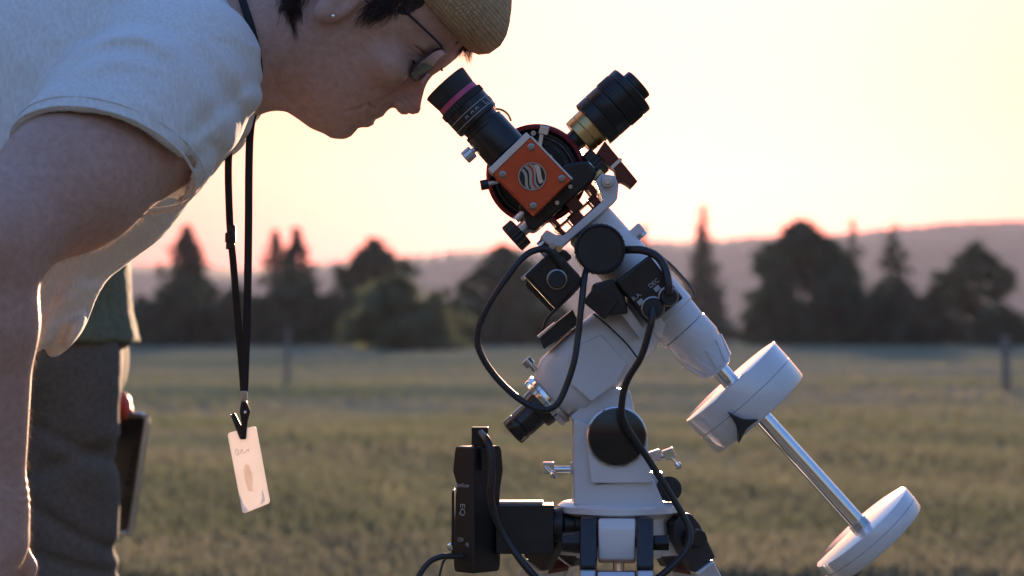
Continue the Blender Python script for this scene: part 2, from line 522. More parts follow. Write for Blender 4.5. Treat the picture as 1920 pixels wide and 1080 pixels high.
# fence posts
M['old_wood'] = material('weathered_wood', (.20, .18, .155), .85, var=.35, scale=30, bump=.4, bscale=80, stretch=(1, 1, .15))
def post(px, base, top, wpx, label, seed):
    d = .9 * FPX / (base - 622); k = d / FPX
    x, y = (px - 960) * k, d + CAM_Y
    h = (base - top) * k
    root = empty('fence_post', (x, y, 0), label, 'post', 'fence posts in the meadow')
    r = random.Random(seed)
    w = wpx * k / 2
    b = Vector((x, y, -.2)); t = Vector((x + r.uniform(-.02, .02), y, h))
    mb = MB(); mb.lathe(b, t - b, [(0, w * 1.08), (.25, w * 1.05), (h * .5, w), (h + .17, w * .92), (h + .2, w * .6)], 12)
    mb.build('stake', M['old_wood'], root, .006)
    ins = MB(); p = Vector((x, y - w, h * .78))
    ins.cyl(p + Vector((0, .01, 0)), p + Vector((0, -.05, 0)), .018, .014, 10)
    ins.build('insulator', M['black'], root)
post(1887, 742, 630, 16, 'dark weathered fence post near the right edge of the meadow', 1)
post(538, 728, 612, 9, 'thin faint fence post seen right of the lanyard', 2)
# ------------------------------------------------------------------ equatorial mount
s0 = S(0)
TOY = Vector((0, -1, 0))                                # towards the viewer
D = Vector((.669, 0, -.743)); E = Vector((.743, 0, .669))   # declination axis (down right) and the polar axis (up right)
def DEC(t, s=0, Y=0.0):
    return P(1085, 400, 0) + D * (t * s0) + E * (s * s0) + Vector((0, Y, 0))
def POL(t, s=0, Y=0.0):                                 # along the polar axis from the polar scope tip, s to the lower right
    return P(959.5, 812.5, 0) + E * (t * s0) + D * (s * s0) + Vector((0, Y, 0))
def q(v): return v * s0

def flat_text(body, center, right, up, size, mat, parent, name='lettering'):
    """flat lettering lying on a face; right x up points out of the face"""
    cu = bpy.data.curves.new(name, 'FONT'); cu.body = body; cu.size = size; cu.align_x = 'CENTER'; cu.align_y = 'CENTER'; cu.extrude = .00012
    o = bpy.data.objects.new(name, cu); col.objects.link(o)
    dg = bpy.context.evaluated_depsgraph_get()
    me = bpy.data.meshes.new_from_object(o.evaluated_get(dg))
    bpy.data.objects.remove(o)
    n = right.cross(up)
    mat4 = Matrix((right, up, n)).transposed().to_4x4()
    me.transform(Matrix.Translation(center) @ mat4)
    me.materials.append(mat)
    ob = bpy.data.objects.new(name, me); col.objects.link(ob)
    return adopt(ob, parent)

mount = empty('equatorial_mount', P(1156, 950), 'white equatorial mount head with tilted axes between the two dark cables', 'telescope mount')

# declination housing
mb = MB(); mb.lathe(DEC(26), D, [(0, q(44)), (q(6), q(50)), (q(48), q(50)), (q(50), q(49)), (q(52), q(50)), (q(76), q(50)), (q(78), q(52)), (q(232), q(52)), (q(234), q(49)), (q(240), q(49)), (q(268), q(47))], 48)
mb.build('declination_housing', M['white_cast'], mount, .0012)
mb = MB(); mb.lathe(DEC(294.5), D, [(0, q(45)), (q(1), q(49)), (q(38), q(49)), (q(41), q(47)), (q(62), q(43)), (q(99), q(28)), (q(101), q(24))], 48)
nose = mb.build('nose_cone', M['white'], mount, .0012)
for k in range(10):                                      # tapered flutes round the cone
    a = 2 * math.pi * (k + .35) / 10
    rad = E * math.cos(a) + TOY * math.sin(a); tanv = D.cross(rad).normalized()
    b0 = DEC(345) + rad * q(45.4); b1 = DEC(387) + rad * q(32.4)
    n = (b1 - b0).normalized().cross(tanv).normalized()
    if n.dot(rad) < 0: n = -n
    fl = MB(); fl.prism([b0 - tanv * q(2.5) - n * q(3), b0 + tanv * q(2.5) - n * q(3), b1 + tanv * q(8.5) - n * q(3), b1 - tanv * q(8.5) - n * q(3)], n * q(6.4))
    fl.build('flute', M['white'], nose, .0008)
mb = MB(); mb.lathe(DEC(388), D, [(0, q(16.5)), (q(448), q(16.5)), (q(451), q(14))], 40)
mb.build('counterweight_shaft', M['chrome'], mount)
mb = MB(); mb.lathe(DEC(776), D, [(0, q(15.0)), (q(1), q(18.5)), (q(14), q(18.5)), (q(14.5), q(17))], 36)
mb.build('shaft_collar', M['steel'], mount)
# clamp lug at the upper side of the declination housing
mb = MB(); mb.box(DEC(97, 58), D * q(9), E * q(13), Vector((0, q(16), 0)))
lug = mb.build('clutch_lug', M['white'], mount, .0015)
mb = MB(); mb.lathe(DEC(104, 60), D, [(0, q(11)), (q(9), q(11)), (q(10), q(9))], 20); mb.build('lug_bolt', M['silver'], lug)

# saddle: base with two raised jaws
sd = [(27, -70), (14, -84), (-14, -86), (-16, -68), (2, -62), (13, -52), (14, 44), (0, 52), (-22, 58), (-25, 76), (-6, 92), (12, 86), (30, 66)]
mb = MB(); mb.prism([DEC(t, s, -.042) for t, s in sd], Vector((0, .084, 0)))
saddle = mb.build('saddle', M['white_cast'], mount, .0014)
mb = MB(); mb.cyl(DEC(-7, 74, -.040), DEC(-7, 74, -.054), q(12), q(11)); mb.cyl(DEC(-7, 74, -.054), DEC(-7, 74, -.058), q(7))
mb.build('saddle_bolt', M['silver'], saddle, .0006)
mb = MB(); mb.lathe(DEC(-2, -98, -.02), E, [(0, q(9)), (q(18), q(9))], 18); mb.build('saddle_screw', M['steel'], saddle)

# big knurled clutch knob facing the viewer
mb = MB()
n = 64; c = P(1123, 469, -.027)
prof = [(0, 40), (.004, 46.5), (.030, 47.5), (.034, 46), (.0345, 43), (.0328, 41), (.0325, 0)]
rings = []
for t, r in prof:
    if r == 0:
        rings.append([len(mb.v)]); mb.v.append(c + TOY * t); continue
    k0 = len(mb.v)
    for i in range(n * 2):
        a = math.pi * i / n
        rr = q(r) * (1 - (.022 if (i % 4) < 2 and .003 < t < .0335 else 0))
        mb.v.append(c + TOY * t + Vector((math.cos(a) * rr, 0, math.sin(a) * rr)))
    rings.append(list(range(k0, k0 + n * 2)))
for A, B in zip(rings, rings[1:]):
    for i in range(2 * n):
        j = (i + 1) % (2 * n)
        mb.f.append((A[i], B[0], A[j]) if len(B) == 1 else (A[i], B[i], B[j], A[j]))
mb.build('clutch_knob', M['black'], mount)

# motor boxes
def motor_box(cpx, dx, dy, wa, wb, Y0, Y1, label_txt, socks):
    a = Vector((dx[0], 0, -dx[1])).normalized(); b = Vector((dy[0], 0, -dy[1])).normalized()
    c = P(cpx[0], cpx[1], (Y0 + Y1) / 2)
    m = MB(); m.box(c, a * q(wa), b * q(wb), Vector((0, (Y0 - Y1) / 2, 0)))
    bx = m.build('motor_box', M['black'], mount, .0022)
    pl = MB(); pl.box(P(cpx[0], cpx[1], Y1 - .0006), a * q(wa - 5), b * q(wb - 5), Vector((0, .0006, 0)))
    pl.build('cover_plate', M['black_metal'], bx, .0004)
    for (sx, sy, r) in socks:
        p = P(sx, sy, Y1)
        m = MB(); m.lathe(p, TOY, [(0, q(r)), (.010, q(r)), (.012, q(r - 2)), (.012, q(r - 5))], 28)
        m.build('plug', M['rubber'], bx)
        m = MB(); m.lathe(p, TOY, [(0, q(r + 3)), (.004, q(r + 3)), (.0045, q(r + 1.5))], 28)
        m.build('socket_ring', M['dull_steel'], bx)
    return bx, c, a, b
bxl, *_ = motor_box((1040, 523), (.68, .73), (.73, -.68), 42, 37, -.03, -.066, None, [(1044, 524, 16)])
bxr, cR, aR, bR = motor_box((1216, 544), (.62, .785), (.785, -.62), 50, 39, -.03, -.072, None, [(1224, 578, 19), (1253, 556, 16)])
flat_text('R.A.', P(1194, 556, -.0737), bR, -aR, .0062, M['print'], bxr)
flat_text('DEC', P(1226, 531, -.0737), bR, -aR, .0062, M['print'], bxr)
for (x, y) in ((1201, 566), (1232, 541)):
    m = MB(); m.box(P(x, y, -.0733), bR * q(5.5), aR * q(4.5), Vector((0, .0003, 0))); m.build('print_mark', M['print'], bxr)
m = MB(); m.prism([P(*p, -.052) for p in ((1150, 536), (1205, 612), (1213, 622), (1200, 636), (1148, 566))], Vector((0, .03, 0)))
m.build('motor_bracket', M['lacquer_grey'], mount, .001)
m = MB(); m.prism([P(*p, -.062) for p in ((1112, 532), (1150, 522), (1172, 556), (1178, 588), (1128, 592), (1104, 562))], Vector((0, .04, 0)))
gb = m.build('gear_box', M['black'], mount, .002)
m = MB(); m.box(P(1126, 566, -.063), Vector((.011, 0, -.009)), Vector((.007, 0, .009)), Vector((0, .002, 0))); m.build('gear_cover', M['black_metal'], gb, .001)
m = MB(); m.prism([P(*p, -.048) for p in ((976, 521), (1008, 493), (1012, 497), (981, 526))], Vector((0, .03, 0)))
m.build('bracket_plate', M['steel'], mount, .0004)
m = MB(); m.prism([P(*p, -.035) for p in ((988, 524), (1042, 582), (1036, 588), (985, 536))], Vector((0, .02, 0)))
m.build('motor_bracket', M['navy'], mount, .001)
m = MB(); m.prism([P(*p, -.045) for p in ((1010, 468), (1022, 458), (1062, 470), (1074, 482), (1060, 492), (1024, 484))], Vector((0, .04, 0)))
m.build('worm_block', M['black_metal'], mount, .002)
for (x, y, r, mm) in ((1035, 462, 6, 'steel'), (1048, 467, 6, 'brass'), (1022, 474, 5, 'steel')):
    m = MB(); m.cyl(P(x, y, -.045), P(x, y, -.050), q(r), n=16); m.build('screw', M[mm], mount)

# polar (right ascension) housing
mb = MB()
nn = 48
def sq_ring(t, rs, ry, pw=3.2):
    pts = []
    for i in range(nn):
        a = 2 * math.pi * i / nn
        cc, ss = math.cos(a), math.sin(a)
        pts.append(POL(t, 0) + D * (q(rs) * math.copysign(abs(cc) ** (2 / pw), cc)) + Vector((0, -q(ry) * math.copysign(abs(ss) ** (2 / pw), ss), 0)))
    return pts
def loft(mb, rings):
    k = len(mb.v)
    for r in rings: mb.v += r
    n = len(rings[0])
    for i in range(len(rings) - 1):
        for j in range(n):
            mb.f.append((k + i * n + j, k + (i + 1) * n + j, k + (i + 1) * n + (j + 1) % n, k + i * n + (j + 1) % n))
    mb.f.append(tuple(range(k, k + n))); mb.f.append(tuple(reversed(range(k + (len(rings) - 1) * n, k + len(rings) * n))))
loft(mb, [sq_ring(98, 48, 48, 2), sq_ring(103, 52, 52, 2), sq_ring(117, 59, 56, 2.3), sq_ring(134, 68, 62, 3), sq_ring(215, 68, 64, 3.4), sq_ring(262, 66, 64, 3), sq_ring(300, 64, 58, 2.4), sq_ring(322, 58, 52, 2)])
rah = mb.build('polar_housing', M['white_cast'], mount)
m = MB(); m.prism([P(*p_, -q(70)) for p_ in ((1084, 646), (1128, 627), (1176, 684), (1152, 722), (1109, 754), (1071, 722), (1066, 676))], Vector((0, q(16), 0)))
m.build('side_panel', M['white_cast'], rah, .002)
m = MB(); m.lathe(POL(322), E, [(0, q(57)), (q(4), q(60)), (q(26), q(60)), (q(30), q(52))], 44); m.build('polar_flange', M['white'], mount, .001)
m = MB(); m.lathe(POL(78), E, [(0, q(46)), (q(2), q(53)), (q(9), q(55)), (q(11), q(52)), (q(13), q(55)), (q(20), q(55)), (q(22), q(50))], 56); m.build('scale_ring', M['chrome'], mount)
ps = MB(); ps.lathe(POL(0), E, [(0, q(20)), (q(1), q(25.5)), (q(3), q(27)), (q(21), q(27)), (q(22), q(25)), (q(24), q(25)), (q(25), q(27)), (q(58), q(27)), (q(60), q(36)), (q(70), q(38)), (q(79), q(38))], 40)
pso = ps.build('polar_scope', M['black_gloss'], mount, .0005)
m = MB(); m.lathe(POL(-.6), E, [(0, q(19)), (q(2), q(19))], 30); m.build('eyepiece_glass', M['black_gloss'], pso)
# latitude screw, hour-angle block
m = MB(); m.lathe(POL(112, -58), -D, [(0, q(5)), (q(12), q(5)), (q(12.5), q(10)), (q(26), q(10)), (q(27), q(8))], 18); m.build('thumb_screw', M['steel'], mount)
m = MB(); m.prism([P(*p, -.032) for p in ((1010, 631), (1074, 580), (1086, 606), (1078, 612), (1020, 655))], Vector((0, .05, 0)))
hb = m.build('hour_block', M['black'], mount, .001)
m = MB(); m.prism([P(*p, -.034) for p in ((1008, 630), (1040, 604), (1042, 607), (1011, 634))], Vector((0, .052, 0))); m.build('block_edge', M['silver'], hb)

# altitude fork
def arch(cx, cy, r, yb, xl, xr, Y, n=26):
    pts = [P(xl, yb, Y)]
    for i in range(n + 1):
        a = math.pi - (math.pi + .0) * i / n
        pts.append(P(cx + r * math.cos(a), cy - r * math.sin(a), Y))
    pts.append(P(xr, yb, Y))
    return pts
m = MB(); m.prism(arch(1156, 819, 58, 906, 1108, 1222, -.046), Vector((0, .020, 0)))
fork = m.build('fork_cheek', M['white'], mount, .0018)
m = MB(); m.prism(arch(1156, 819, 58, 906, 1100, 1222, .026), Vector((0, .020, 0))); m.build('fork_cheek', M['white'], mount, .0018)
m = MB(); m.prism([P(*p, -.0405) for p in ((1075, 790), (1084, 786), (1106, 796), (1106, 846), (1118, 908), (1225, 897), (1249, 952), (1076, 948))], Vector((0, .081, 0)))
m.build('fork_base', M['white_cast'], mount, .003)
m = MB(); m.prism([P(*p, -.026) for p in ((1068, 782), (1130, 724), (1182, 732), (1196, 800), (1180, 852), (1110, 852))], Vector((0, .052, 0)))
m.build('altitude_body', M['white_cast'], mount, .003)
m = MB(); m.lathe(P(1156.5, 819, -.045), TOY, [(0, q(55)), (.0035, q(55)), (.004, q(53.5)), (.0035, q(52.5))], 56); m.build('pivot_rim', M['chrome'], mount)
m = MB(); m.lathe(P(1156.5, 819, -.045), TOY, [(0, q(52)), (.0048, q(52)), (.0062, q(46)), (.0066, 0)], 56); m.build('pivot_cap', M['black_gloss'], mount)
# altitude bolts with folding T handles
m = MB(); m.cyl(P(1084, 880, -.01), P(1036, 880, -.01), q(6.5), n=18)
lb = m.build('altitude_bolt', M['chrome'], mount)
m = MB(); m.box(P(1028, 877, -.012), Vector((.0058, 0, 0)), Vector((0, .006, 0)), Vector((0, 0, .0060))); m.build('bolt_head', M['chrome'], lb, .0012)
m = MB(); m.cyl(P(1024, 876, -.018), P(1037, 889, -.034), q(3.6), n=12); m.build('handle', M['chrome'], lb)
m = MB(); m.lathe(P(1036, 888, -.033), (P(1038, 890, -.036) - P(1036, 888, -.033)), [(0, q(4)), (.001, q(6.5)), (.004, q(7)), (.007, q(5)), (.008, 0)], 14); m.build('handle_ball', M['chrome'], lb)
m = MB(); m.cyl(P(1070, 878, -.01), P(1082, 878, -.01), q(13), n=20); m.build('bolt_boss', M['white'], lb, .0006)
m = MB(); m.box(P(1224, 856, -.006), Vector((.0075, 0, .0025)), Vector((0, .008, 0)), Vector((-.0015, 0, .0055))); rb = m.build('altitude_bolt', M['silver'], mount, .001)
m = MB(); m.cyl(P(1228, 862, -.006), P(1256, 850, -.01), q(5), n=14); m.build('bolt_rod', M['chrome'], rb)
m = MB(); m.box(P(1254, 851, -.01), Vector((.0055, 0, .002)), Vector((0, .006, 0)), Vector((-.002, 0, .005))); m.build('bolt_head', M['chrome'], rb, .001)
m = MB(); m.cyl(P(1258, 857, -.014), P(1272, 873, -.024), q(3.2), n=10); m.build('handle', M['chrome'], rb)
m = MB(); m.lathe(P(1270, 871, -.022), P(1273, 875, -.026) - P(1270, 871, -.022), [(0, q(4)), (.001, q(7)), (.004, q(7)), (.006, q(4)), (.0065, 0)], 14); m.build('handle_ball', M['chrome'], rb)
m = MB(); m.cyl(P(1254, 917, -.005), P(1254, 917, -.030), q(23), q(24), 36); ak = m.build('azimuth_knob', M['black'], mount, .0015)
m = MB(); m.box(P(1228, 903, -.002), Vector((.008, 0, 0)), Vector((0, .012, 0)), Vector((0, 0, .010))); m.build('azimuth_lug', M['white'], mount, .0012)

# ------------------------------------------------------------------ counterweights
def weight(t0, th, groove, R, label, knob):
    root = empty('counterweight', DEC(t0 + th), label, 'counterweight', 'counterweights on the shaft')
    m = MB(); m.lathe(DEC(t0), D, [(0, q(17.2)), (0, q(R - 2)), (q(.6), q(R - .6)), (q(2), q(R)), (q(groove - 1.2), q(R)), (q(groove), q(R - 2.5)), (q(groove + 1.2), q(R)),
                                   (q(th - 5), q(R - 1)), (q(th - 1), q(R - 4)), (q(th), q(R - 8)), (q(th), q(17.2))], 96)
    m.f = m.f[:-2]                                        # open bore
    m.build('weight_disc', M['enamel'], root)
    if knob:
        c = P(1391, 796, -q(R) * .93); m = MB()
        pts = []
        tips = [(-27, -24), (30, -10), (-6, 34)]
        for i in range(3):
            a, b = tips[i], tips[(i + 1) % 3]
            for u in (.0, .10, .25, .4, .5, .6, .75, .9):
                bow = 4 * u * (1 - u) * .36
                x, y = a[0] * (1 - u) + b[0] * u, a[1] * (1 - u) + b[1] * u
                pts.append((x * (1 - bow), y * (1 - bow)))
        m.prism([c + Vector((q(x), -.008, q(-y))) for x, y in pts], Vector((0, .022, 0)))
        m.build('lock_knob', M['black'], root, .0015)
        m = MB(); m.cyl(c + Vector((0, .012, 0)), c + Vector((0, .05, 0)), q(10), n=18); m.build('lock_screw', M['steel'], root)
    return root
weight(424, 84, 40, 111, 'thick upper white counterweight with black star knob', True)
weight(790, 46, 22, 111, 'thin white counterweight at the lower end of the chrome shaft', False)

# ------------------------------------------------------------------ tripod
hubc = P(1160, 1000); hubz0 = P(1160, 1044).z; hubz1 = P(1160, 956).z
tri = empty('tripod', (hubc.x, 0, 0), 'tripod with white hub, black leg joints and silver legs under the mount', 'tripod')
m = MB()
m.lathe(Vector((hubc.x, 0, hubz1 - .004)), Vector((0, 0, 1)), [(0, .056), (.003, .063), (.009, .063), (.0125, .058)], 64); m.build('azimuth_plate', M['white'], tri)
m = MB(); m.lathe(Vector((hubc.x, 0, hubz0)), Vector((0, 0, 1)), [(0, .044), (.004, .047), (hubz1 - hubz0 - .008, .047), (hubz1 - hubz0 - .0045, .052)], 48); m.build('hub', M['white_cast'], tri)
for ang in (math.radians(-94), math.radians(26), math.radians(146)):
    o = Vector((math.cos(ang), math.sin(ang), 0)); tn = Vector((-math.sin(ang), math.cos(ang), 0)); up = Vector((0, 0, 1))
    c0 = Vector((hubc.x, 0, 0)) + o * .054
    # white shoulder on the hub
    m = MB(); m.prism([c0 + tn * (.0185 * k) + o * a + up * z for k in (-1,) for a, z in ((-.02, hubz1 - .004), (.012, hubz1 - .004), (.021, hubz1 - .012), (.023, hubz1 - .030), (.021, hubz0 + .004), (.014, hubz0), (-.02, hubz0))], tn * .037)
    sh = m.build('leg_shoulder', M['white'], tri, .002)
    top = c0 + o * .010 + up * (hubz1 - .028)
    foot = Vector((hubc.x, 0, 0)) + o * .46; foot.z = 0.0
    dr = (foot - top).normalized(); fr = tn.cross(dr).normalized()
    if fr.dot(o) < 0: fr = -fr
    for k in (-1, 1):                                     # black cheeks, silver tubes
        m = MB(); m.prism([top + tn * (.0200 * k) + dr * a + fr * b for a, b in ((-.024, -.010), (-.026, .006), (-.020, .014), (-.006, .017), (.034, .016), (.034, -.014), (-.01, -.016))], tn * (.0165 * k))
        m.build('joint_cheek', M['navy'], tri, .0025)
        m = MB(); m.box(top + tn * (.0285 * k) + dr * .24, tn * .0085, fr * .0125, dr * .206); m.build('leg_tube', M['lacquer_grey'], tri, .0035)
    m = MB(); m.cyl(top - tn * .046, top + tn * .046, .0048, n=16); m.build('joint_bolt', M['black'], tri)
    m = MB(); m.cyl(top + tn * .0366, top + tn * .052, .0085, n=6); m.build('bolt_knob', M['black'], tri, .001)
    m = MB(); m.cyl(top - tn * .0366, top - tn * .055, .0115, .0095, 8); m.build('bolt_knob', M['black'], tri, .001)
    m = MB(); m.box(top + dr * .052 + fr * .002, tn * .0185, fr * .012, dr * .0145); br = m.build('brace_block', M['lacquer_grey'], tri, .0015)
    m = MB(); sc = top + dr * .049 + fr * .014; m.cyl(sc - fr * .001, sc + fr * .0026, .0052, n=18); m.build('screw', M['steel'], br, .0005)
    m = MB(); m.cyl(sc + fr * .0026, sc + fr * .0030, .0026, n=6); m.build('screw_socket', M['black'], br)
    m = MB(); m.box(top + dr * .038, tn * .0195, fr * .0105, dr * .0025); m.build('joint_pin', M['dark_red'], tri)
    m = MB(); m.cyl(top + dr * .40, foot - dr * .03, .013, n=20); m.build('inner_leg', M['steel'], tri)
    m = MB(); m.lathe(foot - dr * .05, dr, [(0, .016), (.03, .017), (.045, .012), (.052, .004)], 18); m.build('foot', M['rubber'], tri)
m = MB(); m.lathe(Vector((hubc.x, 0, .33)), Vector((0, 0, 1)), [(0, .02), (.004, .09), (.010, .09), (.014, .02)], 30); m.build('spreader', M['black'], tri)
m = MB(); m.cyl(Vector((hubc.x, 0, .30)), Vector((hubc.x, 0, hubz0 + .002)), .006, n=14); m.build('centre_rod', M['steel'], tri)
# straight struts from the spreader plate to the legs
for ang in (math.radians(-94), math.radians(26), math.radians(146)):
    o = Vector((math.cos(ang), math.sin(ang), 0))
    m = MB(); m.cyl(Vector((hubc.x, 0, .337)) + o * .085, Vector((hubc.x, 0, .345)) + o * .255, .005, n=10); m.build('strut', M['black'], tri)

# ------------------------------------------------------------------ hand controller in its holder
hc = empty('hand_controller', P(892, 1076), 'black hand controller box standing in a holder left of the tripod hub', 'controller')
cz = P(892, 900, 0)
ya = math.radians(52)
ca = Vector((math.cos(ya), -math.sin(ya), 0)); cb = Vector((math.sin(ya), math.cos(ya), 0))   # ca: along the broad darker face to the viewer's right corner, cb: depth
# plan: vertical edge nearest the viewer at px 888
edge = P(888, 900, -.055)
lf = Vector((-.0205, .020, 0)); rt = Vector((.0275, .030, 0))
def ring(y, kl, kr, shift=0.0):
    z = P(888, y, -.055).z
    e = Vector((edge.x + shift, edge.y, z))
    return [e, e + rt * kr, e + rt * kr + lf * kl, e + lf * kl]
mb = MB()
loft(mb, [ring(1076, .98, .94), ring(1062, 1.04, 1.0), ring(936, .96, .98), ring(912, .88, 1.02), ring(885, 1.08, 1.10), ring(848, .98, 1.04), ring(838, .92, .98)])
body = mb.build('controller_body', M['black'], hc, .0022, 25)
Lx = lf.normalized(); nL = Vector((0, 0, 1)).cross(lf).normalized()
if nL.y > 0: nL = -nL
def on_left(kx, y):                                      # a spot on the left face
    return Vector((edge.x, edge.y, P(888, y, -.055).z)) + lf * kx + nL * .0012
flat_text('SynScan', on_left(.50, 911), -Lx, Vector((0, 0, 1)), .0058, M['print'], body)
flat_text('EQ', on_left(.52, 957), Vector((0, 0, -1)), -Lx, .0098, M['print'], body)
flat_text('12V', on_left(.62, 1014), -Lx, Vector((0, 0, 1)), .0060, M['print'], body)
flat_text('RJ', on_left(.28, 1022), -Lx, Vector((0, 0, 1)), .0050, M['print'], body)
m = MB(); m.box(P(900, 818, -.035), Vector((.0085, 0, 0)), Vector((0, .007, 0)), Vector((0, 0, .0095))); m.build('plug', M['black_metal'], hc, .001)
m = MB(); e0 = edge + rt * .45; m.box(Vector((e0.x, e0.y, P(888, 862, -.055).z)) + Vector((.002, -.0035, 0)), rt.normalized() * .010, Vector((.0008, -.001, 0)), Vector((0, 0, .011))); m.build('grip_ridge', M['black'], body, .0006)
ho = empty('controller_holder', P(988, 1035), 'black box-shaped holder arm between controller and tripod hub', 'holder')
m = MB(); m.box(P(984, 990, -.018), Vector((.0295, 0, 0)), Vector((0, .020, 0)), Vector((0, 0, .0248))); m.build('arm_box', M['black'], ho, .0012)
m = MB(); m.box(P(977, 941, -.014), Vector((.0225, 0, 0)), Vector((0, .014, 0)), Vector((0, 0, .0012))); m.build('metal_lip', M['steel'], ho, .0003)
m = MB(); m.lathe(P(1036, 985, -.02), Vector((1, 0, 0)), [(0, .017), (.010, .019), (.012, .012), (.022, .012), (.023, .016), (.030, .016)], 20); m.build('clamp_knob', M['black'], ho, .001)
m = MB(); m.prism([P(*p, -.03) for p in ((847, 922), (852, 918), (854, 1046), (846, 1050))], Vector((0, .03, 0))); m.build('holder_lip', M['black'], ho, .0006)

# ------------------------------------------------------------------ cables
def cable(name, label, pts, r, Y=None, mat='cable', n=12):
    c = [P(*p) if len(p) == 3 else P(p[0], p[1], Y) for p in pts]
    m = MB(); m.tube(c, q(r), n, 8)
    o = m.build(name, M[mat])
    return tag(o, label, 'cable', 'cables on the mount')
cable('cable', 'thick black cable in a wide loop left of the mount head',
      [(1052, 500, -.070), (1034, 474, -.075), (1014, 467, -.078), (982, 482, -.085), (941, 534, -.09), (904, 596, -.09), (895, 636, -.09), (904, 669, -.09), (929, 706, -.09), (961, 738, -.092), (994, 761, -.095), (1023, 768, -.095),
       (1044, 758, -.095), (1060, 728, -.092), (1076, 680, -.09), (1084, 628, -.085), (1091, 563, -.08), (1097, 514, -.066), (1105, 490, -.020)], 6.0)
cable('cable', 'short black cable arching from the round knob to the right motor box',
      [(1160, 470, -.040), (1185, 468, -.060), (1209, 470, -.068), (1232, 481, -.074), (1247, 503, -.080), (1253, 530, -.086), (1254, 552, -.086)], 7.5)
cable('cable', 'long black cable hanging from the right motor box past the pivot cap to the tripod',
      [(1224, 577, -.083), (1222, 600, -.088), (1217, 622, -.088), (1202, 669, -.086), (1174, 718, -.08), (1165, 767, -.075), (1170, 790, -.072), (1182, 812, -.07), (1210, 853, -.066), (1240, 900, -.064), (1273, 953, -.064),
       (1292, 990, -.066), (1293, 1015, -.07), (1280, 1042, -.075), (1247, 1073, -.08), (1205, 1105, -.085)], 6.3)
cable('cable', 'black controller cable curving from the box top across its holder',
      [(902, 812, -.045), (913, 826, -.062), (920, 850, -.068), (922, 890, -.070), (920, 930, -.070), (927, 965, -.068), (948, 1008, -.068), (978, 1052, -.075), (1012, 1092, -.08)], 7.0)
cable('cable', 'black power cable leaving the foot of the controller to the lower left',
      [(868, 1043, -.048), (840, 1043, -.056), (826, 1044, -.06), (806, 1053, -.065), (790, 1072, -.07), (776, 1102, -.075)], 5.6)
cable('cable', 'thin black wire dropping beside the power cable',
      [(836, 1046, -.050), (830, 1056, -.055), (824, 1080, -.06), (818, 1110, -.06)], 2.2)
cable('cable', 'thin black cable on the far side of the white axis housing',
      [(1236, 480, .030), (1258, 499, .034), (1279, 521, .032), (1294, 540, .03), (1302, 556, .026)], 4.4)
cable('cable', 'thin black wire lying across the white polar housing',
      [(1112, 588, -.050), (1126, 599, -.046), (1150, 620, -.0425), (1176, 646, -.0425), (1196, 672, -.044)], 1.7)
cable('cable', 'thin looped lead under the left motor box',
      [(1086, 536, -.066), (1068, 556, -.066), (1042, 580, -.06), (1026, 597, -.056), (1018, 618, -.05)], 2.6)
m = MB(); m.lathe(P(846, 1030, -.05), Vector((-.4, -.3, 1)), [(0, q(5)), (.003, q(6)), (.006, q(4)), (.007, 0)], 14)
adopt(m.build('plug_tip', M['chrome']), hc)
# ------------------------------------------------------------------ solar telescope
scope = empty('solar_telescope', DEC(-28, 0), 'solar telescope with orange diagonal box, round dark rear ring and brass tuner', 'telescope')
SD = sun_dir.copy()
rc = P(1005, 327, -.01)
m = MB(); m.lathe(rc, SD, [(0, q(84)), (0, q(90)), (.002, q(94)), (.024, q(94)), (.028, q(90)), (.03, q(60))], 80, caps=False); m.build('rear_ring', M['red'], scope)
m = MB(); m.lathe(rc - SD * .003, SD, [(.010, 0), (.010, q(58)), (.004, q(60)), (.004, q(66)), (.009, q(67)), (.009, q(73)), (.003, q(74)), (.003, q(79)), (.006, q(80)), (.002, q(85.5)), (.012, q(85.8))], 80)
rp = m.build('rear_plate', M['black_metal'], scope)
for r in (60, 72, 79):
    m = MB(); pts = []
    for i in range(41):
        a = math.radians(-20 + 110 * i / 40)
        pts.append(rc - SD * .0012 + Vector((q(r) * math.cos(a), 0, q(r) * math.sin(a))))
    m.tube(pts, .0005, 6, 1); m.build('engraved_ring', M['silver'], rp)
m = MB(); m.box(P(1020, 245, -.016), Vector((q(9), 0, -q(2))), Vector((0, .004, 0)), Vector((q(2), 0, q(8)))); m.build('clamp_tab', M['steel'], rp, .001)
m = MB(); m.box(P(1014, 262, -.015), Vector((q(4), 0, -q(1))), Vector((0, .003, 0)), Vector((q(2), 0, q(12)))); m.build('clamp_tab', M['steel'], rp, .0006)
for (x, y) in ((1031, 295), (1066, 335), (1000, 250), (1046, 312)):
    m = MB(); m.cyl(P(x, y, -.012), P(x, y, -.018), q(5), n=14); m.build('screw', M['steel'], rp, .0004)
m = MB(); m.lathe(rc + SD * .03, SD, [(0, q(60)), (.02, q(62)), (.025, q(58)), (.27, q(58)), (.275, q(66)), (.34, q(66)), (.345, q(60))], 56); m.build('tube', M['white'], scope)
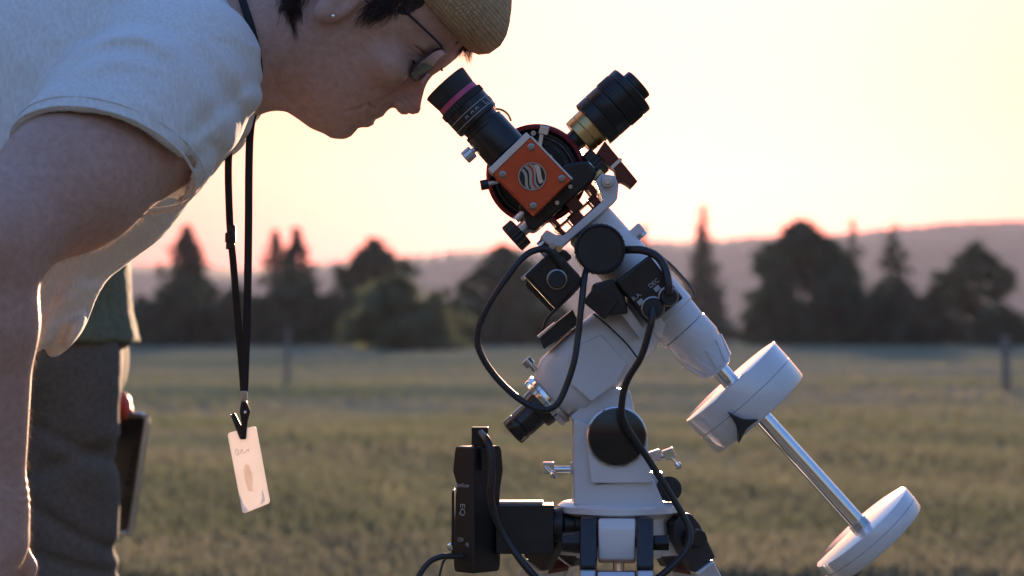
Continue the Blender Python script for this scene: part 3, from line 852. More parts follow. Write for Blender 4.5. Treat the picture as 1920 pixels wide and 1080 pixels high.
# focuser block (clamshell) under the ring
m = MB(); m.prism([DEC(t, s, -.034) for t, s in ((-84, -78), (-36, -92), (-28, -84), (-26, 58), (-34, 74), (-62, 74), (-84, 40))], Vector((0, .075, 0)))
fb = m.build('focuser_body', M['black_metal'], scope, .003)
for (t, s) in ((-46, 18), (-40, -20)):
    m = MB(); m.cyl(DEC(t, s, -.034), DEC(t, s, -.037), q(4), n=12); m.build('screw', M['steel'], fb)
def knurled(o, ax, R, th, mat, name, parent, cnt=36):
    m = MB(); u, w = perp(ax); rings = []
    for t, r in [(0, .86), (.06, 1), (.94, 1), (1, .86)]:
        k = len(m.v)
        for i in range(cnt * 2):
            a = math.pi * i / cnt
            rr = R * r * (1 - (.05 if i % 2 and .05 < t < .95 else 0))
            m.v.append(o + ax * (th * t) + u * (rr * math.cos(a)) + w * (rr * math.sin(a)))
        rings.append(list(range(k, k + cnt * 2)))
    for A, B in zip(rings, rings[1:]):
        for i in range(2 * cnt):
            j = (i + 1) % (2 * cnt); m.f.append((A[i], B[i], B[j], A[j]))
    m.f.append(tuple(rings[0])); m.f.append(tuple(reversed(rings[-1])))
    return m.build(name, mat, parent, angle=20)
knurled(DEC(-47, -127, -.012), E, q(29), q(24), M['black'], 'focus_knob', fb, 22)
m = MB(); m.cyl(DEC(-47, -104, -.012), DEC(-47, -84, -.012), q(13), n=20); m.build('focus_axle', M['silver'], fb)
m = MB(); m.cyl(DEC(-68, -98, -.03), DEC(-68, -74, -.03), q(7), n=18); m.build('lock_screw', M['silver'], fb, .0004)
knurled(DEC(-48, 74, -.012), E, q(27), q(22), M['black'], 'focus_knob', fb, 22)
m = MB(); m.cyl(DEC(-50, 56, -.022), DEC(-50, 76, -.022), q(11), n=20); m.build('focus_axle', M['silver'], fb)
m = MB(); m.cyl(DEC(-28, 60, -.022), DEC(-28, 82, -.022), q(9), n=20); m.build('focus_axle', M['brass'], fb)
# dovetail frame with two windows seen end-on
for pts in (((-7, -54), (-4, 46), (-1, 46), (-3, -54)), ((11, -50), (14, -50), (14, 42), (11, 42)), ((-8, -56), (13, -51), (13, -44), (-8, -46)), ((-8, -25), (13, -25), (13, 1), (-8, 1)), ((-8, 27), (13, 27), (13, 42), (-8, 44)), ((-30, -50), (-5, -50), (-5, -42), (-30, -42)), ((-30, -10), (-5, -10), (-5, 14), (-30, 14)), ((-30, 40), (-5, 38), (-5, 50), (-30, 52))):
    m = MB(); m.prism([DEC(t, s, -.03) for t, s in pts], Vector((0, .06, 0))); m.build('dovetail_rib', M['dark_red'], scope, .0005)

# diagonal box
bc = P(997.5, 334, -.05)
ba = Vector((.695, 0, -.719)); bb = Vector((.719, 0, .695))
hd = .024
m = MB(); m.box(bc, ba * q(53), bb * q(47), Vector((0, hd, 0)))
box = m.build('diagonal_box', M['orange'], scope, .0009)
m = MB(); m.box(bc - ba * q(59.5) + Vector((0, .0005, 0)), ba * q(6.3), bb * q(48.5), Vector((0, hd + .001, 0))); m.build('side_plate', M['silver'], box, .0008)
m = MB(); m.box(bc + bb * q(49) + Vector((0, .0005, 0)), ba * q(54), bb * q(1.8), Vector((0, hd + .0006, 0))); m.build('edge_strip', M['silver'], box, .0003)
m = MB(); m.lathe(bc + Vector((0, hd, 0)), Vector((0, 1, 0)), [(0, q(34)), (.05, q(34))], 40); m.build('drawtube', M['black_metal'], box)
for sa, sb_ in ((-1, 1), (-1, -1), (1, 1), (1, -1)):
    p = bc + ba * (q(40) * sa) + bb * (q(36) * sb_) + TOY * hd
    m = MB(); m.lathe(p, TOY, [(0, q(7)), (.0010, q(7)), (.0016, q(5.5)), (.0016, q(3)), (.0009, q(2.8)), (.0009, 0)], 20); m.build('screw', M['dull_steel'], box)
# round emblem with wavy bands
ec = bc + TOY * hd
em = MB(); em.lathe(ec, TOY, [(0, q(26)), (.0007, q(26)), (.0009, q(25)), (.0009, q(23.6)), (.0007, q(23.4)), (.0007, 0)], 48)
emb = em.build('emblem', M['black_metal'], box)
m = MB(); pts = []
for i in range(49):
    a = 2 * math.pi * i / 48; pts.append(ec + TOY * .0009 + Vector((q(24.6) * math.cos(a), 0, q(24.6) * math.sin(a))))
m.tube(pts, q(1.3), 6, 1); m.build('emblem_rim', M['tan_print'], emb)
def wave_band(off, wid, amp, ph, mat, name, l0=-1, l1=1):
    pts_a, pts_b = [], []
    for i in range(25):
        t = l0 + (l1 - l0) * i / 24
        y = t * 23; x = off + amp * math.sin(t * 2.6 + ph)
        for lst, d in ((pts_a, -wid), (pts_b, wid)):
            xx = x + d; R = 23.0
            if xx * xx + y * y > R * R:
                k = R / math.sqrt(xx * xx + y * y); lst.append((xx * k, y * k))
            else: lst.append((xx, y))
    m = MB()
    rot = lambda x, y: (x * .88 - y * .47, x * .47 + y * .88)
    A = [ec + TOY * .00085 + Vector((q(rot(*p)[0]), 0, q(rot(*p)[1]))) for p in pts_a]
    B = [ec + TOY * .00085 + Vector((q(rot(*p)[0]), 0, q(rot(*p)[1]))) for p in pts_b]
    k = len(A)
    m.v = A + B; m.f = [(i, i + 1, k + i + 1, k + i) for i in range(k - 1)]
    m.v = m.v + [p + TOY * .00025 for p in m.v]
    m.f = m.f + [tuple(i + 2 * k for i in f) for f in m.f]
    m.build(name, mat, emb)
wave_band(-13, 2.6, 4.5, .2, M['tan_print'], 'emblem_wave')
wave_band(-4, 2.8, 5, .2, M['tan_print'], 'emblem_wave')
wave_band(4.5, 2.0, 5, .2, M['tan_print'], 'emblem_wave')
wave_band(13, 4.2, 3.2, .2, M['steel'], 'emblem_wave', -.8, .8)
wave_band(.4, 1.2, 5, .2, M['orange'], 'emblem_wave')
# thumb screw on the left corner of the box
m = MB(); m.cyl(P(934, 341, -.055), P(914, 345, -.055), q(3.6), n=12); m.build('lock_rod', M['steel'], scope)
knurled(P(916, 345, -.055), (P(900, 348, -.055) - P(916, 345, -.055)).normalized(), q(9.5), q(15), M['black_metal'], 'lock_screw', scope, 12)

# pressure tuner: brass neck and black barrel
tc0 = P(1110.7, 235, 0)
m = MB(); m.lathe(tc0 - E * q(36), E, [(0, q(30)), (q(1), q(36)), (q(17), q(37)), (q(18), q(35)), (q(19), q(37)), (q(37), q(37))], 44); br = m.build('brass_neck', M['brass'], scope, .0006)
m = MB(); m.lathe(tc0 - E * q(60), E, [(0, q(20)), (q(26), q(20))], 30); m.build('tuner_stem', M['black_metal'], scope)
m = MB(); m.lathe(tc0, E, [(0, q(44)), (q(2), q(48.5)), (q(24), q(49)), (q(25), q(47.6)), (q(27), q(49)), (q(52), q(49)), (q(53), q(47.6)), (q(54.5), q(49.6)), (q(84), q(50)), (q(85), q(48.6)), (q(86.5), q(50)), (q(100), q(50)), (q(102), q(48)),
                           (q(102), q(34)), (q(96), q(33)), (q(96), q(26)), (q(104), q(26)), (q(105), q(30)), (q(117), q(30)), (q(119), q(28))], 72)
tb = m.build('tuner_barrel', M['black_metal'], scope)
for k in range(40):
    a = 2 * math.pi * k / 40
    rad = D * math.cos(a) + TOY * math.sin(a)
    tv = E.cross(rad)
    m = MB(); m.box(tc0 + E * q(69) + rad * q(49.6), E * q(13), rad * q(1.0), tv * q(1.6)); m.build('grip_rib', M['black_metal'], tb)
m = MB(); m.prism([P(*p, -.016) for p in ((1118, 288), (1134, 264), (1196, 340), (1184, 353), (1176, 346), (1166, 341), (1152, 343), (1155, 330), (1153, 319), (1141, 311))], Vector((0, .034, 0)))
fs = m.build('finder_bracket', M['dark_red'], scope, .001)
m = MB(); m.box(P(1156, 306, -.017), Vector((.0050, 0, .0046)), Vector((0, .001, 0)), Vector((-.0012, 0, .0013))); m.build('bracket_seam', M['silver'], fs)

# ------------------------------------------------------------------ zoom eyepiece
ey = empty('eyepiece', P(951, 287, -.05), 'black zoom eyepiece with pink ring and white lettering in the diagonal box', 'eyepiece')
e0 = P(833.5, 156, -.05)
def EP(t, s=0): return e0 + D * q(t) + E * q(s)
m = MB(); m.lathe(EP(0), D, [(q(2), q(30)), (q(0.5), q(38)), (0, q(43)), (q(1.5), q(45)), (q(30), q(42)), (q(33), q(41.2))], 56); m.build('eyecup', M['rubber'], ey)
m = MB(); m.lathe(EP(33), D, [(0, q(40)), (q(.5), q(41.8)), (q(10), q(42.4)), (q(11), q(41))], 56); m.build('pink_ring', M['pink'], ey)
knurled(EP(43.5), D, q(46.5), q(13.5), M['rubber'], 'grip_ring', ey, 40)
m = MB(); m.lathe(EP(57), D, [(0, q(44)), (q(.5), q(45)), (q(35), q(44.6)), (q(37.5), q(42.5))], 56); brl = m.build('barrel', M['black_metal'], ey)
for t in (69, 84):
    m = MB(); m.lathe(EP(t), D, [(0, q(44.6)), (q(.1), q(45.3)), (q(1.3), q(45.3)), (q(1.4), q(44.5))], 56); m.build('white_line', M['print'], brl)
def letter(t0, a0, strokes):
    for (x0, y0, x1, y1) in strokes:                        # x round the barrel (towards E), y along D
        m = MB(); pts = []
        for i in range(5):
            u = i / 4
            a = a0 + (x0 + (x1 - x0) * u) * .045; t = t0 + y0 + (y1 - y0) * u
            rad = E * math.sin(a) + TOY * math.cos(a)
            pts.append(EP(t) + rad * q(45.1))
        m.tube(pts, q(.75), 5, 1); m.build('letter_stroke', M['print'], brl)
Lh = 9
letter(72.5, .70, [(0, 0, 0, Lh), (0, Lh, 4, Lh)])                                     # L
letter(72.5, 1.02, [(0, 0, 0, Lh), (0, Lh, 4, Lh), (4, Lh, 4, 0)])                     # U
letter(72.5, 1.34, [(0, Lh, 0, 0), (0, 0, 4, Lh), (4, Lh, 4, 0)])                      # N
for a in (-.35, -.05, .2):
    letter(74, a, [(0, 2, 0, 6), (0, 2, 2.4, 2), (2.4, 2, 2.4, 6)])
m = MB(); m.lathe(EP(94), D, [(0, q(40)), (q(1), q(37)), (q(10), q(36)), (q(11), q(40)), (q(15), q(41)), (q(18), q(40)), (q(20), q(41)), (q(75), q(41.5)), (q(76), q(40)), (q(77), q(43)), (q(84), q(43))], 56); m.build('holder_tube', M['black_metal'], ey)
m = MB(); m.cyl(EP(128, -38), EP(128, -46), q(5), n=14); m.build('screw_shank', M['steel'], ey)
knurled(EP(128, -45), -E, q(12.5), q(20), M['silver'], 'thumb_screw', ey, 14)
m = MB(); m.tube([P(929, 204, -.03), P(941, 206, -.026), (P(952, 214, -.026)), P(958, 226, -.03)], q(2.2), 8, 5); m.build('strap_loop', M['brass'], ey)
# ------------------------------------------------------------------ implicit surfaces for bodies and clothes
A3 = lambda v: np.array(v, np.float32)
def smin(a, b, k):
    h = np.clip(.5 + .5 * (b - a) / k, 0, 1)
    return b * (1 - h) + a * h - k * h * (1 - h)
def smax(a, b, k): return -smin(-a, -b, k)
def ball(X, c, r): return np.linalg.norm(X - A3(c), axis=-1) - r
def ell(X, c, R):
    q_ = (X - A3(c))
    k0 = np.linalg.norm(q_ / A3(R), axis=-1); k1 = np.linalg.norm(q_ / A3(R) ** 2, axis=-1) + 1e-9
    return k0 * (k0 - 1) / k1
def cone(X, a, b, ra, rb, ky=1.0):
    """tapered capsule; ky < 1 widens it across (along Y)"""
    a, b = A3(a), A3(b)
    sc = A3((1, ky, 1))
    Xs, a, b = X * sc, a * sc, b * sc
    ab = b - a; t = np.clip(((Xs - a) @ ab) / (ab @ ab), 0, 1)
    return np.linalg.norm(Xs - a - t[..., None] * ab, axis=-1) - (ra + (rb - ra) * t)
_wr = np.random.default_rng(5)
_W = [(_wr.normal(size=3).astype(np.float32), _wr.uniform(0, 6.28)) for _ in range(8)]
def wob(X, freq, stretch=(1, 1, 1)):
    Z = X * (A3(stretch) * freq); s = 0
    for i, (d, p) in enumerate(_W):
        s = s + np.sin(Z @ d * (1 + .25 * i) + p + 1.3 * np.sin(Z @ _W[(i + 3) % 8][0] * .6))
    return s / 8

def isosurface(name, f, lo, hi, h, mat, parent, refine=None):
    """sparse surface nets over f = 0, then two Newton steps onto the surface"""
    lo, hi = np.array(lo, float), np.array(hi, float)
    B = 8; H = h * B
    nb = np.ceil((hi - lo) / H).astype(int) + 1
    g = np.stack(np.meshgrid(*[np.arange(k) for k in nb], indexing='ij'), -1).reshape(-1, 3)
    ctr = (lo + (g + .5) * H).astype(np.float32)
    g = g[np.abs(f(ctr)) < H * 1.05]
    o = np.arange(B + 1)
    off = np.stack(np.meshgrid(o, o, o, indexing='ij'), -1).reshape(-1, 3)
    NC = nb * B + 2
    key = lambda I: (I[..., 0].astype(np.int64) * NC[1] + I[..., 1]) * NC[2] + I[..., 2]
    Vc, Kc, quads = [], [], []
    c8 = np.array([[i, j, k] for i in (0, 1) for j in (0, 1) for k in (0, 1)])
    ed = [(a, b) for a in range(8) for b in range(a + 1, 8) if np.abs(c8[a] - c8[b]).sum() == 1]
    cross = []
    for s in range(0, len(g), 1500):
        gb_ = g[s:s + 1500]
        I = gb_[:, None, :] * B + off[None]
        val = f((lo + I * h).astype(np.float32).reshape(-1, 3)).reshape(len(gb_), B + 1, B + 1, B + 1)
        sg = val < 0
        cell = np.stack([val[:, a:a + B, b:b + B, c:c + B] for a, b, c in c8], -1)
        cs = cell < 0
        act = cs.any(-1) & ~cs.all(-1)
        w = np.argwhere(act)
        if len(w) == 0: continue
        cv = cell[act]
        num = np.zeros((len(w), 3)); den = np.zeros(len(w))
        for a, b in ed:
            m = (cv[:, a] < 0) != (cv[:, b] < 0)
            t = cv[:, a] / (cv[:, a] - cv[:, b] + 1e-12)
            p = c8[a] + t[:, None] * (c8[b] - c8[a])
            num[m] += p[m]; den[m] += 1
        ci = gb_[w[:, 0]] * B + w[:, 1:]
        Vc.append(lo + (ci + num / den[:, None]) * h); Kc.append(key(ci))
        for ax in range(3):                               # sign changes along grid edges that belong to this block
            sl0 = [slice(None)] + [slice(0, B)] * 3; sl1 = list(sl0); sl1[ax + 1] = slice(1, B + 1)
            ch = np.argwhere(sg[tuple(sl0)] != sg[tuple(sl1)])
            if len(ch):
                fl = sg[tuple(sl0)][tuple(ch.T)]
                cross.append((ax, gb_[ch[:, 0]] * B + ch[:, 1:], fl))
    Vv = np.concatenate(Vc); K = np.concatenate(Kc)
    order = np.argsort(K); K = K[order]; Vv = Vv[order]
    K, first = np.unique(K, return_index=True); Vv = Vv[first]
    for ax, I, fl in cross:
        u, v = (ax + 1) % 3, (ax + 2) % 3
        eu = np.eye(3, dtype=int)[u]; ev = np.eye(3, dtype=int)[v]
        cells = [I, I - eu, I - eu - ev, I - ev]
        idx = [np.searchsorted(K, key(c)) for c in cells]
        ok = np.ones(len(I), bool)
        for ix, c in zip(idx, cells):
            ix[ix >= len(K)] = 0
            ok &= K[ix] == key(c)
        qd = np.stack(idx, -1)
        qd[~fl] = qd[~fl][:, ::-1]
        quads.append(qd[ok])
    Fq = np.concatenate(quads)
    X = Vv.astype(np.float32); e = h * .35
    for _ in range(2):
        d = f(X); gr = np.stack([f(X + A3(np.eye(3)[i] * e)) - f(X - A3(np.eye(3)[i] * e)) for i in range(3)], -1) / (2 * e)
        n2 = (gr ** 2).sum(-1) + 1e-6
        X = X - np.clip(d / n2, -h * .5, h * .5)[:, None] * gr
    if refine is not None: X, Fq = refine(X, Fq)
    return np_mesh(name, X, Fq, mat, parent)

# ------------------------------------------------------------------ materials of people
M['skin'] = material('skin', (.47, .285, .22), .5, color2=(.57, .355, .285), scale=130, bump=.30, bscale=1300, sss=.06, spec=.4, sheen=.12)
_n, _l = M['skin'].node_tree.nodes, M['skin'].node_tree.links
_bs = _n["Principled BSDF"]; _src = _bs.inputs["Base Color"].links[0].from_socket
_tc = _n.new("ShaderNodeTexCoord")
_n1 = _n.new("ShaderNodeTexNoise"); _n1.inputs["Scale"].default_value = 340; _n1.inputs["Detail"].default_value = 3; _l.new(_tc.outputs["Object"], _n1.inputs["Vector"])
_r1 = _n.new("ShaderNodeValToRGB"); _r1.color_ramp.elements[0].position = .60; _r1.color_ramp.elements[1].position = .72
_r1.color_ramp.elements[0].color = (1, 1, 1, 1); _r1.color_ramp.elements[1].color = (.66, .52, .46, 1); _l.new(_n1.outputs["Fac"], _r1.inputs[0])
_n2 = _n.new("ShaderNodeTexNoise"); _n2.inputs["Scale"].default_value = 26; _n2.inputs["Detail"].default_value = 4; _l.new(_tc.outputs["Object"], _n2.inputs["Vector"])
_r2 = _n.new("ShaderNodeValToRGB"); _r2.color_ramp.elements[0].position = .35; _r2.color_ramp.elements[1].position = .65
_r2.color_ramp.elements[0].color = (1.0, .95, .93, 1); _r2.color_ramp.elements[1].color = (1, 1, 1, 1); _l.new(_n2.outputs["Fac"], _r2.inputs[0])
_m1 = _n.new("ShaderNodeMix"); _m1.data_type = 'RGBA'; _m1.blend_type = 'MULTIPLY'; _m1.inputs[0].default_value = .45
_m2 = _n.new("ShaderNodeMix"); _m2.data_type = 'RGBA'; _m2.blend_type = 'MULTIPLY'; _m2.inputs[0].default_value = 1
_l.new(_src, _m1.inputs[6]); _l.new(_r1.outputs[0], _m1.inputs[7]); _l.new(_m1.outputs[2], _m2.inputs[6]); _l.new(_r2.outputs[0], _m2.inputs[7]); _l.new(_m2.outputs[2], _bs.inputs["Base Color"])
M['fuzz'] = material('body_hair', (.35, .25, .18), .6, trans=.4)
M['shirt'] = material('slub_jersey', (.72, .715, .69), .9, color2=(.86, .855, .83), scale=330, bump=.12, bscale=900, stretch=(1, 1, .28), spec=.15, sheen=.08, trans=.06)
M['hair'] = material('dark_hair', (.022, .013, .010), .38, color2=(.05, .028, .02), scale=200)
M['green_shirt'] = material('green_shirt', (.105, .125, .080), .9, var=.2, scale=120, bump=.25, bscale=700, spec=.15, sheen=.06)
M['trousers'] = material('grey_trousers', (.095, .092, .080), .9, var=.2, scale=160, bump=.25, bscale=900, spec=.15, sheen=.06)
M['shoe'] = material('shoe', (.04, .035, .03), .6)
M['strap'] = material('lanyard_strap', (.012, .012, .013), .75, var=.2, bump=.3, bscale=1600)
M['frame'] = material('glasses_frame', (.035, .018, .02), .25, metal=.4)
M['case'] = material('grey_case', (.038, .042, .050), .45, var=.12)
M['grip'] = material('orange_grip', (.62, .06, .02), .45, var=.1)
M['card'] = material('badge_card', (.80, .78, .78), .35, var=.02, scale=30, trans=.45)
M['card_tan'] = material('badge_tan', (.97, .90, .86), .5, var=.06, scale=300, trans=.9)
M['card_blue'] = material('badge_blue', (.80, .85, .95), .5, var=.1, trans=.85)
M['lens'] = bpy.data.materials.new('lens_glass'); M['lens'].use_nodes = True
_b = M['lens'].node_tree.nodes["Principled BSDF"]
_b.inputs["Base Color"].default_value = (.45, .38, .42, 1); _b.inputs["Roughness"].default_value = .02
_b.inputs["IOR"].default_value = 1.5; _b.inputs["Transmission Weight"].default_value = 1.0

def straw_material():
    m = bpy.data.materials.new('knitted_straw'); m.use_nodes = True
    N, L = m.node_tree.nodes, m.node_tree.links; b = N["Principled BSDF"]
    tc = N.new("ShaderNodeUVMap")
    mp = N.new("ShaderNodeMapping"); mp.inputs["Scale"].default_value = (170, 42, 1)
    nz = N.new("ShaderNodeTexNoise"); nz.inputs["Scale"].default_value = 55; L.new(tc.outputs[0], nz.inputs["Vector"])
    va = N.new("ShaderNodeVectorMath"); va.operation = 'MULTIPLY_ADD'; va.inputs[1].default_value = (.012, .022, 0)
    L.new(nz.outputs["Color"], va.inputs[0]); L.new(tc.outputs[0], va.inputs[2]); L.new(va.outputs[0], mp.inputs[0])
    br = N.new("ShaderNodeTexBrick"); br.inputs["Scale"].default_value = 1; br.inputs["Mortar Size"].default_value = .09; br.inputs["Mortar Smooth"].default_value = .9
    br.inputs["Brick Width"].default_value = 1.0; br.inputs["Row Height"].default_value = 1.0
    br.inputs["Color1"].default_value = (.62, .44, .25, 1); br.inputs["Color2"].default_value = (.50, .345, .19, 1); br.inputs["Mortar"].default_value = (.33, .22, .12, 1)
    L.new(mp.outputs[0], br.inputs["Vector"])
    L.new(br.outputs["Color"], b.inputs["Base Color"]); b.inputs["Roughness"].default_value = .8
    iv = N.new("ShaderNodeMath"); iv.operation = 'SUBTRACT'; iv.inputs[0].default_value = 1; L.new(br.outputs["Fac"], iv.inputs[1])
    bp = N.new("ShaderNodeBump"); bp.inputs["Strength"].default_value = .9; bp.inputs["Distance"].default_value = .0025
    L.new(iv.outputs[0], bp.inputs["Height"]); L.new(bp.outputs[0], b.inputs["Normal"])
    return m
M['straw'] = straw_material()

# ------------------------------------------------------------------ the person at the eyepiece
woman = empty('person', (-.70, .02, 0), 'person in a pale slub T-shirt and straw hat bending down to the eyepiece', 'person')
NA = P(804, 134, 0)
HU = Vector((.72, 0, .694)); HF = Vector((.694, 0, -.72))
HU3, HF3, NA3 = A3(HU), A3(HF), A3(NA)
def head_local(X):
    d = X - NA3
    return (d @ HU3) * 1000, (d @ HF3) * 1000, d[..., 1] * 1000       # u, f, l in millimetres
def HL(u, f, l): return NA + HU * (u / 1000) + HF * (f / 1000) + Vector((0, l / 1000, 0))

pu = np.array([-122, -118.5, -112, -103, -92, -85, -79, -74.5, -72, -66, -60, -53, -48.6, -43, -38, -34, -28.8, -18.7, -9.4, 0, 10, 20, 30, 45, 60, 80])
pf = np.array([-18, -13, -9, -7.3, -8.4, -1.8, .1, -2.2, -1.6, .6, -.4, 0, 9.5, 20.5, 23.6, 23.0, 18.4, 12.0, 5.0, -1.0, -2.0, -1.5, -1.0, -2.0, -6, -18])
bu = np.array([-122, -92, -60, -53, -45, -30, -15, 0, 10, 20, 30, 45, 60, 80])
bf = np.array([-18, -8.4, -1.5, -2, -3.5, -7, -10, -9, -4, -1.8, -1.0, -2.0, -6, -18])
wu = np.array([-125, -119, -105, -90, -70, -45, -20, 0, 30, 60, 90])
ww = np.array([20, 26, 38, 46, 53, 60, 65, 67, 70, 71, 66])
jf = np.array([-100, -93, -84, -72, -58, -43, -29.6, -20.8, -13, -6, 0, 10]) 
ju = np.array([-150, -146, -140.5, -134.5, -131.2, -128.8, -124.5, -124, -118.6, -114, -100, -80])

def face_sdf(X):
    u, f, l = head_local(X); al = np.abs(l)
    pr, ba_ = np.interp(u, pu, pf), np.interp(u, bu, bf)
    # feature = profile minus bare face, with its own breadth
    wf = np.interp(u, [-122, -95, -88, -70, -60, -52, -44, -36, -20, 0, 15], [20, 18, 20, 21, 16, 11.5, 13, 12, 8.5, 9, 14])
    front = ba_ + (pr - ba_) * np.exp(-(al / wf) ** 2)
    w = np.interp(u, wu, ww)
    dep = 78.0
    c = front - dep
    ff = np.maximum(f - c, 0)
    rr = np.sqrt((ff / dep) ** 2 + (al / w) ** 2)
    g1 = (rr - 1) * np.minimum(w, 55)
    low = np.interp(f, jf, ju) + (al / 50) ** 2 * 14
    g2 = (low - u) * .85
    g = smax(g1, g2, 9)
    g = smax(g, -(f + 108), 12)
    g = smax(g, u - 85, 20)
    Z = np.stack([f, l, u], -1).astype(np.float32)
    g = smin(g, ell(Z, (-88, 0, 32), (94, 74, 86)), 22)                        # cranium
    for sd_ in (-1, 1):
        g = smin(g, ell(Z, (-30, sd_ * 44, -26), (24, 20, 18)), 14)            # cheekbone
        g = smin(g, cone(Z, (-7, sd_ * 14, 15), (-19, sd_ * 46, 14), 6.5, 6), 9)    # brow
        g = smax(g, -ell(Z, (7, sd_ * 33, -4), (17, 17, 11)), 8)               # eye socket
        g = smin(g, ball(Z, (-20, sd_ * 32, -4), 13.5), 3)                     # lids over the eye
        g = smax(g, -cone(Z, (-5, sd_ * 22, -6.5), (-17, sd_ * 46, -6), 1.4, 1.2), 1.8)   # lash line
        g = smin(g, ell(Z, (7, sd_ * 12.5, -44), (9, 7, 7.5)), 4)              # wing of the nose
        g = smax(g, -ell(Z, (10.5, sd_ * 7, -50), (6, 3.2, 3.6)), 2.5)         # nostril
        g = smax(g, -cone(Z, (-3, sd_ * 22, -44), (-14, sd_ * 34, -76), 2.6, 2.0), 4)     # fold beside the mouth
        g = smax(g, -cone(Z, (1.5, sd_ * 1, -73.6), (-10, sd_ * 27, -76), 1.5, 1.4), 2.4)   # mouth line
        g = smin(g, ell(Z, (-106, sd_ * 74, -15), (17, 8, 31)), 6)              # ear
        g = smin(g, ell(Z, (-109, sd_ * 77, -38), (9.5, 6, 10)), 5)
        g = smax(g, -ell(Z, (-101, sd_ * 83, -13), (8, 6, 14)), 4)
    return g / 1000

SH = [P(300, 222, -.19), P(250, 190, .16)]
ELB = [P(-34, 456, -.36), P(-40, 430, .26)]
WR = [P(-17, 948, -.33), P(-90, 860, .26)]
HIP = P(-330, 640, 0)
KNEE = [Vector((-.485, -.275, .50)), Vector((-.62, .16, .50))]
ANK = [Vector((-.60, -.23, .085)), Vector((-.72, .15, .085))]
def hand_sdf(X, wr, sd_):
    """palm on the thigh, five bent fingers"""
    wr = Vector(wr); dn = Vector((-.10, 0, -1)).normalized(); ou = Vector((.05, sd_ * 1.0, 0)).normalized()
    pl = wr + dn * .065 + Vector((.012, 0, 0))
    g = cone(X, wr, wr + dn * .03 + Vector((.006, 0, 0)), .030, .031, .9)
    g = smin(g, cone(X, wr + dn * .03 + ou * .012, pl + dn * .02 + ou * .022, .021, .017), .02)
    g = smin(g, cone(X, wr + dn * .03 - ou * .012, pl + dn * .02 - ou * .024, .021, .018), .02)
    for k, (o, ln) in enumerate(((.030, .062), (.010, .074), (-.011, .078), (-.031, .070))):
        a = pl + dn * .018 + ou * o; b = a + dn * ln * .5 + Vector((.010, 0, 0)) + ou * o * .12; c = b + dn * ln * .48 + Vector((-.012, 0, 0))
        g = smin(g, smin(cone(X, a, b, .0095, .0088), cone(X, b, c, .0088, .0072), .004), .006)
    a = wr + dn * .025 - ou * .026 + Vector((.012, 0, 0)); b = a + dn * .035 - ou * .022 + Vector((.016, 0, 0)); c = b + dn * .032 - ou * .004 + Vector((-.002, 0, 0))
    return smin(g, smin(cone(X, a, b, .014, .011), cone(X, b, c, .011, .0085), .006), .012)

def woman_sdf(X):
    g = np.full(len(X), 9.0, np.float32)
    near = np.linalg.norm(X - A3(P(700, 60, 0)), axis=-1) < .30
    if near.any(): g[near] = face_sdf(X[near])
    g = smin(g, cone(X, P(640, 25, 0), P(420, 92, 0), .058, .066), .02)                  # neck
    g = smin(g, cone(X, P(300, 150, 0), P(120, 300, 0), .080, .088, .62), .06)          # chest
    g = smin(g, cone(X, P(120, 300, 0), HIP, .085, .10, .68), .06)
    for i in range(2):
        sg_ = (-1, 1)[i]
        g = smin(g, cone(X, SH[i], SH[i].lerp(ELB[i], .5), .066, .060), .04)
        g = smin(g, cone(X, SH[i].lerp(ELB[i], .5), ELB[i], .060, .047), .03)
        g = smin(g, cone(X, ELB[i], ELB[i].lerp(WR[i], .3), .0455, .044), .03)
        g = smin(g, cone(X, ELB[i].lerp(WR[i], .3), WR[i], .044, .029), .02)
        nh = np.linalg.norm(X - A3(WR[i]), axis=-1) < .26
        if nh.any(): g[nh] = smin(g[nh], hand_sdf(X[nh], WR[i], sg_), .018)
        hip = HIP + Vector((0, sg_ * .09, -.02))
        g = smin(g, cone(X, hip, KNEE[i], .078, .052), .05)
        g = smin(g, cone(X, KNEE[i], ANK[i], .052, .036), .03)
        g = smin(g, cone(X, ANK[i] + Vector((-.03, 0, -.04)), ANK[i] + Vector((.14, 0, -.055)), .035, .026), .02)
    # wrinkles of the skin at the near wrist
    z = X[:, 2]; wz = WR[0].z
    band = np.exp(-((z - wz - .008) / .016) ** 2) * (X[:, 1] < -.2)
    return g + band * .0006 * np.sin((z - wz) * 800 + X[:, 0] * 90 + 2 * np.sin(X[:, 0] * 70)) 
FACE_LINES = [([(777, 86), (790, 97), (806, 108)], .0017, .0013), ([(780, 116), (775, 128), (777, 142)], .0008, .0014), ([(765, 90), (777, 98)], .0004, .0012), ([(763, 104), (776, 107)], .0004, .0012),
              ([(767, 118), (775, 114)], .0004, .0012), ([(741, 186), (752, 185), (760, 193), (763, 204)], .0015, .0014), ([(691, 192), (698, 200), (706, 206)], .0017, .0015),
              ([(644, 211), (670, 206), (692, 195)], .0009, .0024), ([(746, 172), (728, 183), (708, 195)], .0010, .0024), ([(505, 120), (518, 160), (520, 192)], .0006, .0030), ([(560, 150), (575, 200), (580, 228)], .0004, .0040),
              ([(672, 228), (684, 226)], .0007, .0020)]
